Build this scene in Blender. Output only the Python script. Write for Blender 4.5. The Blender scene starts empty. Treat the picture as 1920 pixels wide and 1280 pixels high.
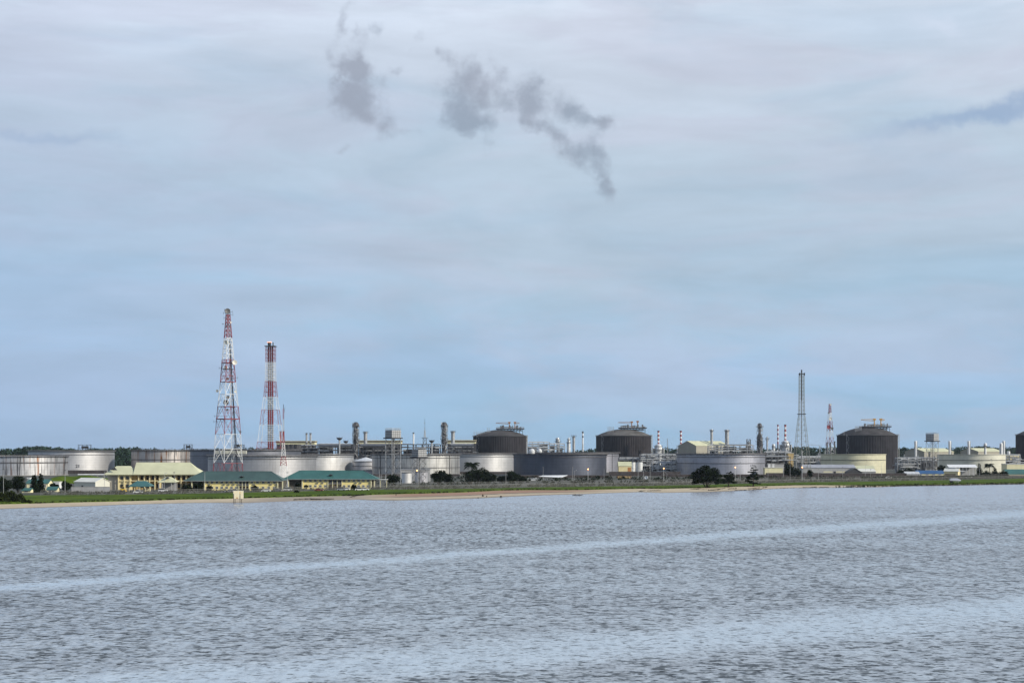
import bpy, math, random
import numpy as np
from mathutils import Vector, Matrix

# ------------------------------------------------------------------ camera
F = 2667.0            # focal length in pixels of a 1920 px wide picture
HZ = 850.0            # picture row of the horizon
HC = 20.0             # height of the camera above the water
G = 1.2               # ground level behind the beach
scene = bpy.context.scene
COL = scene.collection
cam_data = bpy.data.cameras.new('camera')
cam = bpy.data.objects.new('camera', cam_data)
COL.objects.link(cam)
cam.location = (0, 0, HC)
cam.rotation_euler = (math.radians(90), 0, 0)
cam_data.sensor_width = 36.0
cam_data.lens = F / 1920 * 36
cam_data.shift_y = (HZ - 640) / 1920
cam_data.clip_start = 1.0
cam_data.clip_end = 40000
scene.camera = cam
scene.view_settings.view_transform = 'Standard'
scene.view_settings.look = 'None'
scene.view_settings.gamma = 1
scene.view_settings.exposure = 0
scene.view_settings.use_curve_mapping = False
scene.cycles.max_bounces = 5
scene.cycles.transparent_max_bounces = 6

SUN_AZ = math.radians(114)      # clockwise from the viewing direction
SUN_EL = math.radians(25)
sun_dir = Vector((math.sin(SUN_AZ) * math.cos(SUN_EL), math.cos(SUN_AZ) * math.cos(SUN_EL), math.sin(SUN_EL)))

# ------------------------------------------------------------------ node helpers
class NT:
    def __init__(s, tree):
        s.t = tree; s.n = tree.nodes; s.l = tree.links
    def node(s, typ, **kw):
        n = s.n.new(typ)
        for k, v in kw.items():
            setattr(n, k, v)
        return n
    def put(s, sock, v):
        if hasattr(v, 'is_linked') or isinstance(v, bpy.types.NodeSocket):
            s.l.new(v, sock)
        else:
            if isinstance(v, (tuple, list)) and sock.type == 'RGBA' and len(v) == 3:
                v = (*v, 1)
            sock.default_value = v
    def m(s, op, a, b=None, c=None, clamp=False):
        n = s.node('ShaderNodeMath', operation=op, use_clamp=clamp)
        s.put(n.inputs[0], a)
        if b is not None: s.put(n.inputs[1], b)
        if c is not None: s.put(n.inputs[2], c)
        return n.outputs[0]
    def vm(s, op, a, b=None):
        n = s.node('ShaderNodeVectorMath', operation=op)
        s.put(n.inputs[0], a)
        if b is not None: s.put(n.inputs[1], b)
        return n.outputs[0]
    def sep(s, v):
        n = s.node('ShaderNodeSeparateXYZ'); s.l.new(v, n.inputs[0]); return n.outputs
    def comb(s, x, y, z):
        n = s.node('ShaderNodeCombineXYZ')
        for i, v in enumerate((x, y, z)): s.put(n.inputs[i], v)
        return n.outputs[0]
    def noise(s, vec, scale, detail=3, rough=.5, dist=0.0, col=False):
        n = s.node('ShaderNodeTexNoise')
        s.l.new(vec, n.inputs['Vector'])
        n.inputs['Scale'].default_value = scale
        n.inputs['Detail'].default_value = detail
        n.inputs['Roughness'].default_value = rough
        n.inputs['Distortion'].default_value = dist
        return n.outputs['Color' if col else 'Fac']
    def step(s, v, lo, hi, smooth=True, o0=0., o1=1.):
        n = s.node('ShaderNodeMapRange', interpolation_type='SMOOTHSTEP' if smooth else 'LINEAR')
        s.put(n.inputs['Value'], v); s.put(n.inputs['From Min'], lo); s.put(n.inputs['From Max'], hi)
        n.inputs['To Min'].default_value = o0; n.inputs['To Max'].default_value = o1
        return n.outputs[0]
    def mix(s, f, a, b, mode='MIX'):
        n = s.node('ShaderNodeMix', data_type='RGBA', blend_type=mode)
        n.clamp_factor = True
        s.put(n.inputs[0], f); s.put(n.inputs[6], a); s.put(n.inputs[7], b)
        return n.outputs[2]
    def ramp(s, f, pts):
        n = s.node('ShaderNodeValToRGB')
        s.l.new(f, n.inputs[0])
        e = n.color_ramp.elements
        while len(e) < len(pts): e.new(.5)
        for i, (p, c) in enumerate(pts):
            e[i].position = p; e[i].color = (*c, 1)
        return n.outputs[0]

# ------------------------------------------------------------------ sky
world = bpy.data.worlds.new('World'); scene.world = world
world.use_nodes = True
W = NT(world.node_tree); W.n.clear()
out = W.node('ShaderNodeOutputWorld'); bg = W.node('ShaderNodeBackground')
W.l.new(bg.outputs[0], out.inputs[0])
bg.inputs[1].default_value = 0.10
sky = W.node('ShaderNodeTexSky', sky_type='NISHITA')
sky.sun_disc = False
sky.sun_elevation = SUN_EL
sky.sun_rotation = SUN_AZ
sky.air_density = 1.2; sky.dust_density = 1.5; sky.ozone_density = 1.5
tc = W.node('ShaderNodeTexCoord')
d = tc.outputs['Generated']
dx, dy, dz = W.sep(d)
az = W.m('ARCTAN2', dx, dy)
el = W.m('ARCSINE', dz)
# thin veil of cloud: colour by elevation, broken by long soft streaks
def SR(r, g, b):   # sRGB 0..255 -> linear, in units of the 0.1 strength background
    f = lambda c: ((c / 255 + .055) / 1.055) ** 2.4 if c > 10 else c / 255 / 12.92
    return (f(r), f(g), f(b))
def L10(*c): return tuple(10 * v for v in SR(*c))
# warped streak coordinates (clouds seen at a flat angle are drawn out sideways)
uv = W.comb(az, W.m('MULTIPLY', el, 4.2), 0.0)
warp = W.noise(uv, 2.2, 3, .5, col=True)
uvw = W.vm('ADD', uv, W.vm('MULTIPLY', W.vm('SUBTRACT', warp, (.5, .5, .5)), (.35, .22, 0)))
n1 = W.noise(uvw, 3.1, 5, .52)
n2 = W.noise(W.vm('ADD', uvw, (7.3, 2.1, 4.)), 5.2, 5, .56)
n3 = W.noise(W.vm('ADD', uvw, (1.3, 9.1, 2.)), 11.0, 5, .6)
el2 = W.m('ADD', el, W.m('MULTIPLY', W.m('SUBTRACT', n1, .5), .11))
rampf = W.m('DIVIDE', el2, .42, clamp=True)
base = W.ramp(rampf, [(0.0, SR(150, 190, 224)), (.06, SR(155, 195, 229)), (.14, SR(167, 197, 230)), (.23, SR(168, 197, 223)),
                      (.32, SR(181, 200, 220)), (.48, SR(189, 206, 223)), (.60, SR(203, 214, 230)), (.74, SR(219, 229, 244)), (1.0, SR(212, 222, 240))])
lav = W.step(n2, .44, .58)
c = W.mix(W.m('MULTIPLY', lav, .42), base, W.mix(.62, base, SR(196, 194, 214)))
teal = W.step(n1, .36, .5, o0=1., o1=0.)
c = W.mix(W.m('MULTIPLY', teal, .5), c, W.mix(.5, c, SR(160, 192, 216)))
# left of the view the veil is thinner and the blue shows
lf = W.m('MULTIPLY', W.step(az, -.40, .05, o0=1., o1=0.), W.step(el, .05, .30, o0=1., o1=.25))
c = W.mix(W.m('MULTIPLY', lf, .5), c, SR(152, 184, 224))
N4 = W.m('ADD', W.m('MULTIPLY', n3, .5), W.m('MULTIPLY', W.noise(W.vm('ADD', uvw, (3.3, 4.1, 8.)), 4.0, 6, .6), .5))
br = W.m('ADD', .728, W.m('MULTIPLY', N4, .62))
c = W.mix(1.0, c, W.comb(br, br, br), 'MULTIPLY')
def P(px, py):     # picture point -> (azimuth, elevation)
    a = math.atan((px - 960) / F); return a, math.atan((HZ - py) / F * math.cos(a))
def blob(cx, cy, rx, ry, rot=0.0):
    a, e = P(cx, cy); ca, sa = math.cos(rot), math.sin(rot)
    ux = W.m('SUBTRACT', az2, a); uy = W.m('SUBTRACT', el_w, e)
    p = W.m('ADD', W.m('MULTIPLY', ux, ca), W.m('MULTIPLY', uy, sa))
    q = W.m('SUBTRACT', W.m('MULTIPLY', uy, ca), W.m('MULTIPLY', ux, sa))
    p = W.m('DIVIDE', p, rx * 1.15 / F); q = W.m('DIVIDE', q, ry * 1.15 / F)
    r2 = W.m('ADD', W.m('MULTIPLY', p, p), W.m('MULTIPLY', q, q))
    return W.m('EXPONENT', W.m('MULTIPLY', r2, -1.0))
pv = W.comb(az, el, 0.0)
pw = W.vm('SUBTRACT', W.noise(pv, 34., 5, .62, col=True), (.5, .5, .5))
pws = W.sep(pw)
az2 = W.m('ADD', az, W.m('MULTIPLY', pws[0], .034)); el_w = W.m('ADD', el, W.m('MULTIPLY', pws[1], .030))
puffs = [(676, 150, 34, 30, 0), (672, 192, 30, 34, 0), (704, 226, 44, 24, .35), (660, 130, 20, 24, 0), (895, 140, 42, 34, .2), (880, 185, 40, 34, 0),
         (858, 222, 26, 24, .3), (892, 232, 26, 12, 0), (996, 172, 32, 22, 0), (1003, 198, 26, 20, 0), (944, 198, 30, 16, -.2),
         (1062, 206, 20, 20, 0), (1105, 222, 32, 14, .25), (1134, 232, 22, 14, 0), (1012, 236, 24, 14, .6), (1046, 262, 30, 14, .6),
         (1086, 290, 36, 22, .2), (1128, 318, 18, 34, -.3), (1142, 342, 18, 18, 0), (788, 72, 14, 12, .5), (768, 92, 14, 8, 0),
         (640, 40, 14, 50, .4), (690, 60, 12, 40, .9), (640, 118, 30, 10, .4), (836, 118, 20, 14, .3), (760, 250, 24, 8, .1),
         (640, 275, 20, 10, 0), (917, 275, 16, 16, 0), (745, 130, 14, 10, 0), (735, 175, 40, 30, 0), (925, 165, 60, 50, 0), (1040, 190, 60, 40, .3), (800, 200, 50, 30, 0), (1100, 260, 50, 40, .3)]
acc = None
for i, p in enumerate(puffs):
    b = blob(*p[:4], -p[4])
    if i >= 19: b = W.m('MULTIPLY', b, .62 if i < 29 else .20)
    acc = b if acc is None else W.m('ADD', acc, b)
fn = W.noise(pv, 60., 6, .62)
pm = W.step(W.m('ADD', W.m('MULTIPLY', acc, .95), W.m('ADD', W.m('MULTIPLY', W.m('SUBTRACT', fn, .5), 2.4), W.m('MULTIPLY', W.m('SUBTRACT', W.noise(pv, 22., 4, .6), .5), 2.0))), .12, 1.75)
pm = W.m('MULTIPLY', pm, W.step(acc, .08, .5))
pcol = W.mix(W.step(W.noise(pv, 14., 2), .4, .6), SR(146, 158, 176), SR(154, 160, 176))
c = W.mix(W.m('MULTIPLY', pm, .78), c, pcol)
# deeper blue gaps and one bright patch
gap = W.m('ADD', W.m('ADD', blob(1890, 206, 140, 19, .12), W.m('MULTIPLY', blob(1680, 240, 200, 16, .12), .35)), W.m('MULTIPLY', blob(100, 256, 140, 11, 0), .6))
c = W.mix(W.m('MULTIPLY', W.step(W.m('ADD', gap, W.m('MULTIPLY', W.m('SUBTRACT', n2, .5), .8)), .05, 1.3), .75), c, SR(144, 170, 206))
c = W.mix(W.m('MULTIPLY', blob(1762, 44, 42, 16, -.4), .6), c, SR(222, 232, 250))
c = W.mix(W.step(el, .42, 1.1), c, SR(140, 164, 202))      # above the veil the blue of the zenith
c10 = W.mix(1.0, c, (10., 10., 10.), 'MULTIPLY')
c = W.mix(.90, sky.outputs[0], c10)
W.l.new(c, bg.inputs[0])

# ------------------------------------------------------------------ sun
sd = bpy.data.lights.new('sun', 'SUN'); sd.energy = 4.8; sd.angle = math.radians(1.5); sd.color = (1.0, .93, .80)
so = bpy.data.objects.new('sun', sd); COL.objects.link(so)
so.rotation_euler = (-sun_dir).to_track_quat('-Z', 'Y').to_euler()
so.location = (300, 300, 400)

# ------------------------------------------------------------------ mesh collector
class MB:
    def __init__(s): s.v = []; s.f = []
    def add(s, vs, fs):
        o = len(s.v); s.v.extend(tuple(map(float, v)) for v in vs); s.f.extend(tuple(i + o for i in f) for f in fs); return s
    def box(s, x0, x1, y0, y1, z0, z1):
        return s.add([(x0, y0, z0), (x1, y0, z0), (x1, y1, z0), (x0, y1, z0), (x0, y0, z1), (x1, y0, z1), (x1, y1, z1), (x0, y1, z1)],
                     [(0, 3, 2, 1), (4, 5, 6, 7), (0, 1, 5, 4), (1, 2, 6, 5), (2, 3, 7, 6), (3, 0, 4, 7)])
    def bar(s, p, q, r, n=4, r2=None):
        p = Vector(p); q = Vector(q); d = q - p
        if d.length < 1e-6: return s
        d.normalize()
        a = d.cross(Vector((0, 0, 1)))
        if a.length < .05: a = d.cross(Vector((0, 1, 0)))
        a.normalize(); b = d.cross(a); r2 = r if r2 is None else r2
        vs = []
        for c_, rr in ((p, r), (q, r2)):
            for i in range(n):
                t = 2 * math.pi * (i + .5) / n
                vs.append(c_ + a * (rr * math.cos(t)) + b * (rr * math.sin(t)))
        fs = [(i, (i + 1) % n, n + (i + 1) % n, n + i) for i in range(n)]
        fs += [tuple(range(n - 1, -1, -1)), tuple(range(n, 2 * n))]
        return s.add(vs, fs)
    def lathe(s, prof, n=32, cx=0, cy=0, a0=0, a1=2 * math.pi, cap=True):
        full = abs(a1 - a0 - 2 * math.pi) < 1e-6
        m = n if full else n + 1
        vs = []; fs = []
        for r, z in prof:
            for i in range(m):
                t = a0 + (a1 - a0) * i / n
                vs.append((cx + r * math.cos(t), cy + r * math.sin(t), z))
        for j in range(len(prof) - 1):
            for i in range(n):
                i2 = (i + 1) % m if full else i + 1
                fs.append((j * m + i, j * m + i2, (j + 1) * m + i2, (j + 1) * m + i))
        if cap and full:
            if prof[0][0] > .01: fs.append(tuple(range(m - 1, -1, -1)))
            if prof[-1][0] > .01: fs.append(tuple((len(prof) - 1) * m + i for i in range(m)))
        return s.add(vs, fs)
    def cyl(s, x, y, z0, z1, r, n=12, r2=None): return s.lathe([(r, z0), (r if r2 is None else r2, z1)], n, x, y)
    def sphere(s, x, y, z, r, n=10, rz=None):
        rz = rz or r; k = max(4, n // 2)
        return s.lathe([(max(.002, r * math.sin(math.pi * i / k)), z - rz * math.cos(math.pi * i / k)) for i in range(k + 1)], n, x, y)
    def ring(s, r0, r1, z0, z1, n=64, cx=0, cy=0):
        return s.lathe([(r0, z0), (r1, z0), (r1, z1), (r0, z1), (r0, z0)], n, cx, cy, cap=False)
    def poly(s, pts): return s.add(pts, [tuple(range(len(pts)))])
    def prism(s, pts, y0, y1):     # outline in x,z pushed along y
        n = len(pts)
        vs = [(x, y0, z) for x, z in pts] + [(x, y1, z) for x, z in pts]
        return s.add(vs, [tuple(range(n)), tuple(range(2 * n - 1, n - 1, -1))] + [(i, n + i, n + (i + 1) % n, (i + 1) % n) for i in range(n)])
    def mesh(s, name, mat, smooth=False):
        me = bpy.data.meshes.new(name); me.from_pydata(s.v, [], s.f)
        me.materials.append(mat)
        if smooth:
            me.polygons.foreach_set('use_smooth', [True] * len(me.polygons))
        me.update()
        return me

def link(name, data, parent=None, loc=(0, 0, 0), rz=0):
    o = bpy.data.objects.new(name, data); COL.objects.link(o)
    o.location = loc; o.rotation_euler = (0, 0, rz)
    if parent is not None: o.parent = parent
    return o
def tag(o, label, cat, group=None):
    o['label'] = label; o['category'] = cat; o['kind'] = 'thing'
    if group: o['group'] = group
    return o
class T:
    """a thing: an Empty at its base; x() and z() turn picture measures at its distance into metres"""
    def __init__(s, name, label, cat, px, D, group=None, rz=0, z=G):
        s.k = D / F; s.px = px; s.D = D; s.zb = z
        s.o = link(name, None, None, ((px - 960) * s.k, D, z), rz)
        tag(s.o, label, cat, group)
    def x(s, px): return (px - s.px) * s.k
    def xs(s, px, r):          # local x where the sight line of a picture column meets the near side of a round wall
        cx, cy = s.o.location.x, s.o.location.y; q = (px - 960) / F; a = 1 + q * q; b = -2 * (q * cx + cy); c_ = cx * cx + cy * cy - r * r
        dd = b * b - 4 * a * c_
        return (q * (-b - math.sqrt(max(0, dd))) / (2 * a)) - cx
    def z(s, py): return HC - (py - HZ) * s.k - s.zb
    def add(s, name, mb, mat, parent=None, smooth=False, kind=None, label=None):
        o = link(name, mb.mesh(name, mat, smooth), parent or s.o)
        if kind: o['kind'] = kind
        elif name in ('pipe_runs', 'front_pipes', 'side_pipes', 'roof_pipework', 'pipe_clamps', 'whip_antennas', 'vent_pipes', 'top_rail', 'guard_rail', 'rail_posts', 'platform_legs', 'platform_rail', 'lugs', 'riser_pipes'): o['kind'] = 'stuff'
        if label: o['label'] = label
        return o
    def inst(s, name, me, loc=(0, 0, 0), rz=0, parent=None):
        return link(name, me, parent or s.o, loc, rz)
def copy_tree(o, parent=None):
    c_ = o.copy(); COL.objects.link(c_)
    if parent is not None: c_.parent = parent
    for ch in o.children: copy_tree(ch, c_)
    return c_

# ------------------------------------------------------------------ materials
MATS = {}
def mat(name, col, rough=.65, metal=0.0, var=.18, scale=.35, streak=0.0, scol=(.03, .028, .025), rust=0.0, course=0.0, seed=0, sdens=.55, emit=None, spec=.5):
    if name in MATS: return MATS[name]
    m = bpy.data.materials.new(name); m.use_nodes = True
    N = NT(m.node_tree); N.n.clear()
    o = N.node('ShaderNodeOutputMaterial'); b = N.node('ShaderNodeBsdfPrincipled'); N.l.new(b.outputs[0], o.inputs[0])
    t = N.node('ShaderNodeTexCoord'); p = t.outputs['Object']
    p = N.vm('ADD', p, (seed * 17.3, seed * 9.1, 0))
    n = N.noise(p, scale, 4, .6)
    lo = tuple(v * (1 - var) for v in col); hi = tuple(min(1, v * (1 + var)) for v in col)
    c = N.mix(N.step(n, .3, .7), lo, hi)
    if streak or rust:
        sv = N.vm('MULTIPLY', p, (1, 1, .035))
        if streak:
            s1 = N.noise(sv, sdens, 5, .68)
            s2 = N.noise(N.vm('MULTIPLY', p, (1, 1, .25)), .12, 3, .6)
            f = N.m('MULTIPLY', N.step(N.m('ADD', s1, N.m('MULTIPLY', N.m('SUBTRACT', s2, .5), .5)), .47, .68), streak)
            c = N.mix(f, c, scol)
        if rust:
            s3 = N.noise(N.vm('ADD', sv, (31, 5, 0)), .30, 4, .6)
            f = N.m('MULTIPLY', N.step(s3, .565, .64), rust)
            c = N.mix(f, c, (.20, .075, .018))
    if course:
        z = N.sep(t.outputs['Object'])[2]
        fr = N.m('FRACT', N.m('DIVIDE', z, 2.45))
        f = N.m('MULTIPLY', N.m('LESS_THAN', fr, .09), course)
        c = N.mix(f, c, tuple(v * .3 for v in col))
    N.l.new(c, b.inputs['Base Color'])
    b.inputs['Roughness'].default_value = rough; b.inputs['Metallic'].default_value = metal
    b.inputs['Specular IOR Level'].default_value = spec
    if emit:
        b.inputs['Emission Color'].default_value = (*emit[0], 1); b.inputs['Emission Strength'].default_value = emit[1]
    MATS[name] = m
    return m
# ------------------------------------------------------------------ shore lines (world x -> distance)
def wx(px, D): return (px - 960) * D / F
def dz_(py, z): return (HC - z) * F / (py - HZ)
water_pts = [(-60, 956), (0, 954), (60, 952), (120, 950), (180, 948), (220, 946.3), (280, 944.5), (340, 943), (400, 942.3), (460, 942.7), (500, 941), (560, 938.7),
             (620, 937.8), (670, 936.5), (700, 938), (740, 938.3), (800, 937), (870, 935), (900, 934), (940, 932), (1000, 929), (1060, 927), (1095, 926), (1140, 924.2),
             (1200, 922.3), (1240, 923.8), (1280, 923), (1330, 922), (1380, 920), (1410, 918.5), (1450, 916), (1490, 914.5), (1540, 914), (1580, 913.7),
             (1640, 912.8), (1700, 911), (1780, 910), (1840, 908.6), (1915, 907.5), (1990, 906.6)]
grass_pts = [(-60, 946), (0, 945), (60, 943.5), (120, 942), (180, 940.5), (240, 939), (280, 938), (340, 936), (400, 935), (460, 933.5), (500, 932.5), (560, 931),
             (620, 929.5), (670, 929), (700, 927), (740, 926), (800, 924.6), (870, 922.5), (940, 919), (1000, 918.2), (1060, 918.5), (1095, 918), (1140, 917),
             (1200, 915.6), (1240, 916), (1280, 915), (1330, 914), (1380, 912), (1410, 911.5), (1450, 910.5), (1490, 909.4), (1540, 909), (1580, 909.6),
             (1640, 909.9), (1700, 908), (1780, 907.2), (1840, 906), (1915, 904.7), (1990, 904)]
fence_pts = [(-60, 929), (60, 928.5), (240, 927), (340, 925.5), (440, 923.5), (560, 921), (640, 918.5), (760, 917.5), (870, 916), (1000, 913.5), (1095, 912), (1200, 911), (1320, 908.5),
             (1410, 906), (1500, 904), (1600, 902.8), (1700, 901), (1800, 899.5), (1915, 897), (1990, 896)]
def curve(pts, z, ext=(430, 1100)):
    X = [-3500.]; Y = [float(ext[0])]
    for px, py in pts:
        D = dz_(py, z); X.append(wx(px, D)); Y.append(D)
    X.append(3500.); Y.append(float(ext[1]))
    o = np.argsort(X); return np.array(X)[o], np.array(Y)[o]
WX, WY = curve(water_pts, 0.0, (420, 1080)); GX, GY = curve(grass_pts, .8, (450, 1130)); FX, FY = curve(fence_pts, G, (560, 1350))
def shore_d(x): return float(np.interp(x, WX, WY))
def fence_d(x): return float(np.interp(x, FX, FY))
def grass_d(x): return max(float(np.interp(x, GX, GY)), shore_d(x) + 3)
def wig(x, s, seed=0): return (math.sin(x * .9 / s + seed) + .6 * math.sin(x * 2.3 / s + 1.7 * seed + 1) + .4 * math.sin(x * 5.1 / s + 2.2 * seed)) / 2

xs = sorted(set([-3500, -2500, -1500, -1000, -700, -500, -420] + [round(-360 + 1.6 * i, 2) for i in range(490)] + [430, 470, 550, 700, 1000, 1500, 2500, 3500]))
def strip(name, rowfn, mat_, nrow, kind='structure'):
    vs = []; fs = []; tt = []
    for x in xs:
        for j, (y, z) in enumerate(rowfn(x)):
            vs.append((x, y, z)); tt.append(j / (nrow - 1))
    for i in range(len(xs) - 1):
        for j in range(nrow - 1):
            a = i * nrow + j; fs.append((a, a + nrow, a + nrow + 1, a + 1))
    me = bpy.data.meshes.new(name); me.from_pydata(vs, [], fs); me.materials.append(mat_)
    at = me.attributes.new('t', 'FLOAT', 'POINT'); at.data.foreach_set('value', tt)
    me.polygons.foreach_set('use_smooth', [True] * len(fs))
    o = link(name, me); o['kind'] = kind
    return o

# beach
m = bpy.data.materials.new('sand'); m.use_nodes = True; N = NT(m.node_tree); bs = N.n['Principled BSDF']
at = N.node('ShaderNodeAttribute', attribute_name='t'); t_ = at.outputs['Fac']
pos = N.node('ShaderNodeNewGeometry').outputs['Position']; px_, py_, pz_ = N.sep(pos)
nz = N.noise(pos, .18, 4, .6); nz2 = N.noise(N.vm('MULTIPLY', pos, (.3, 1, 1)), .6, 5, .7)
tw = N.m('ADD', t_, N.m('MULTIPLY', N.m('SUBTRACT', nz2, .5), .22))
dry = N.mix(nz, (.28, .21, .13), (.58, .49, .34))
c_ = N.mix(N.step(tw, .12, .36), (.10, .085, .065), dry)                                   # wet rim
soil = N.mix(nz2, (.20, .10, .055), (.36, .22, .14))
insoil = N.m('MULTIPLY', N.step(px_, -75, -45), N.step(px_, 15, 70, o0=1., o1=0.))
c_ = N.mix(N.m('MULTIPLY', N.step(tw, .50, .62), insoil), c_, soil)
c_ = N.mix(N.m('MULTIPLY', N.m('MULTIPLY', N.step(tw, .46, .51), N.step(tw, .53, .60, o0=1., o1=0.)), insoil), c_, (.06, .045, .035))
mud = N.m('MULTIPLY', N.step(px_, -118, -100), N.step(px_, -72, -55, o0=1., o1=0.))
c_ = N.mix(N.m('MULTIPLY', mud, .75), c_, N.mix(nz2, (.13, .11, .09), (.34, .28, .22)))
bank = N.step(px_, 205, 250)
c_ = N.mix(bank, c_, N.mix(nz2, (.03, .025, .018), (.13, .10, .07)))
N.l.new(c_, bs.inputs['Base Color']); bs.inputs['Roughness'].default_value = .85
M_SAND = m
def beach_rows(x):
    w = shore_d(x) + .8 * wig(x, 9, 1); g = grass_d(x) + .9 * wig(x, 5, 2)
    g = max(g, w + 2)
    r = [(w - 8, -.7), (w - .3, -.03), (w + (g - w) * .2, .13), (w + (g - w) * .4, .30), (w + (g - w) * .55, .38), (w + (g - w) * .8, .62), (g, .80), (g + 3, .90)]
    return r
strip('beach', beach_rows, M_SAND, 8)

# grass
m = bpy.data.materials.new('grass'); m.use_nodes = True; N = NT(m.node_tree); bs = N.n['Principled BSDF']
pos = N.node('ShaderNodeNewGeometry').outputs['Position']
a = N.noise(N.vm('MULTIPLY', pos, (.35, .6, 1)), .11, 6, .7); b = N.noise(pos, .9, 4, .7)
c_ = N.mix(N.step(a, .35, .65), (.030, .060, .006), (.085, .130, .010))
c_ = N.mix(N.m('MULTIPLY', N.step(b, .5, .75), .6), c_, (.17, .19, .03))
c_ = N.mix(N.m('MULTIPLY', N.step(b, .25, .42, o0=1., o1=0.), .6), c_, (.02, .035, .01))
N.l.new(c_, bs.inputs['Base Color']); bs.inputs['Roughness'].default_value = .95; bs.inputs['Specular IOR Level'].default_value = .05
M_GRASS = m
def grass_rows(x):
    g = max(grass_d(x) + .9 * wig(x, 5, 2), shore_d(x) + .8 * wig(x, 9, 1) + 2) - .2
    f = max(fence_d(x) + 6, g + 6)
    return [(g, .78), (g + .5, 1.0 + .12 * wig(x, 2, 5))] + [(g + .5 + (f - g) * j / 6, 1.04 + .16 * j / 6 + .05 * wig(x + 13 * j, 4, j)) for j in range(1, 6)] + [(f, G - .02)]
strip('grass_bank', grass_rows, M_GRASS, 8)

# plant ground
m = bpy.data.materials.new('yard'); m.use_nodes = True; N = NT(m.node_tree); bs = N.n['Principled BSDF']
pos = N.node('ShaderNodeNewGeometry').outputs['Position']
a = N.noise(pos, .02, 4, .6); b = N.noise(pos, .25, 4, .7)
c_ = N.mix(N.step(a, .42, .58), (.035, .038, .024), (.07, .068, .06))
c_ = N.mix(N.m('MULTIPLY', b, .5), c_, (.03, .035, .02))
N.l.new(c_, bs.inputs['Base Color']); bs.inputs['Roughness'].default_value = .95
def ground_rows(x):
    f = max(fence_d(x) + 5, grass_d(x) + 5)
    return [(f, G - .1), (f + 1.5, G), (1500 if f < 1400 else f + 100, G), (3500, G), (16000, G)]
strip('ground', ground_rows, m, 5)

# ------------------------------------------------------------------ water
m = bpy.data.materials.new('river_water'); m.use_nodes = True; N = NT(m.node_tree); bs = N.n['Principled BSDF']
pos = N.node('ShaderNodeNewGeometry').outputs['Position']; X_, Y_, Z_ = N.sep(pos)
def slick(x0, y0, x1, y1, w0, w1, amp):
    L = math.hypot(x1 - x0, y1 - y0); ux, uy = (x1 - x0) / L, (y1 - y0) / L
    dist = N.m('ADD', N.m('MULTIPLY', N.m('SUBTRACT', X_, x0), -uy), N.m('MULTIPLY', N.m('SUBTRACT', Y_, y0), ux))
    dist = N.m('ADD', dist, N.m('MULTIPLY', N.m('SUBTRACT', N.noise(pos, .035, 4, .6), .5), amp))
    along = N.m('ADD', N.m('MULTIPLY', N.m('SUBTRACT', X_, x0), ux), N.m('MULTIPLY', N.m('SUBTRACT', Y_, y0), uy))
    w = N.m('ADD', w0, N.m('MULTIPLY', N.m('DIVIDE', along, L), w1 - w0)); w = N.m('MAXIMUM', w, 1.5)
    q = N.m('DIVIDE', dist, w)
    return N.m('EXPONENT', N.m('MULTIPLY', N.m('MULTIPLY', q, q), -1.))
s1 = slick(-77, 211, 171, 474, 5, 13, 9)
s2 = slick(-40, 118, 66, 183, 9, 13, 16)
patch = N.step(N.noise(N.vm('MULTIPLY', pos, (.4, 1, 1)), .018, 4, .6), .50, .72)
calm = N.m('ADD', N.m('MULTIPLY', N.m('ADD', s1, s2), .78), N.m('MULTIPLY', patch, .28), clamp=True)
near_shore = N.step(Y_, 430, 900)
def nz_(v, scale, det, r=.6):
    return N.noise(v, scale, det, r)
def vs_(sx, sy, o): return N.vm('ADD', N.vm('MULTIPLY', pos, (sx, sy, 1)), (o * 13.1, o * 7.7, o * 3.3))
ga = N.step(nz_(vs_(1, .25, 4), .55, 5, .68), .40, .60, smooth=False)        # wind rows running with the wind
gb = N.step(nz_(vs_(.30, 1, 5), .040, 7, .72), .36, .64, smooth=False)      # gust patches
gust = N.m('ADD', N.m('MULTIPLY', ga, .5), N.m('MULTIPLY', gb, .5))
act = N.m('MULTIPLY', N.m('ADD', .55, N.m('MULTIPLY', gust, .85)), N.m('SUBTRACT', 1.0, N.m('MULTIPLY', calm, .72)))
act = N.m('MULTIPLY', act, N.step(Y_, 300, 760, o0=1., o1=.35))      # sheltered under the shore
# short steep wave faces turned with the wind, towards the ship
th = N.m('SUBTRACT', .632, N.m('MULTIPLY', act, .095))
def dash(sx, sy, sc, o, w): return N.step(N.m('SUBTRACT', nz_(vs_(sx, sy, o), sc, 2.2, .55), th), -.012, w)
d1 = dash(.48, .9, 2.3, 1, .10)
d2 = dash(.50, .75, 1.15, 2, .10)
d3 = N.m('MULTIPLY', dash(1, .22, .9, 3, .10), N.step(Y_, 220, 380))
da = N.m('MAXIMUM', N.m('MAXIMUM', d1, N.m('MULTIPLY', d2, .75)), N.m('MULTIPLY', d3, .75))
sy_ = N.m('ADD', N.m('MULTIPLY', da, .62), N.m('MULTIPLY', nz_(vs_(.6, 1, 9), 3.1, 2), N.m('MULTIPLY', act, .14)))
sx_ = N.m('MULTIPLY', N.m('SUBTRACT', nz_(vs_(.8, 1, 6), 1.2, 3), .5), .8)
nrm = N.vm('NORMALIZE', N.comb(N.m('MULTIPLY', sx_, act), N.m('MULTIPLY', sy_, -1.0), 1.0))
N.l.new(nrm, bs.inputs['Normal'])
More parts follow.
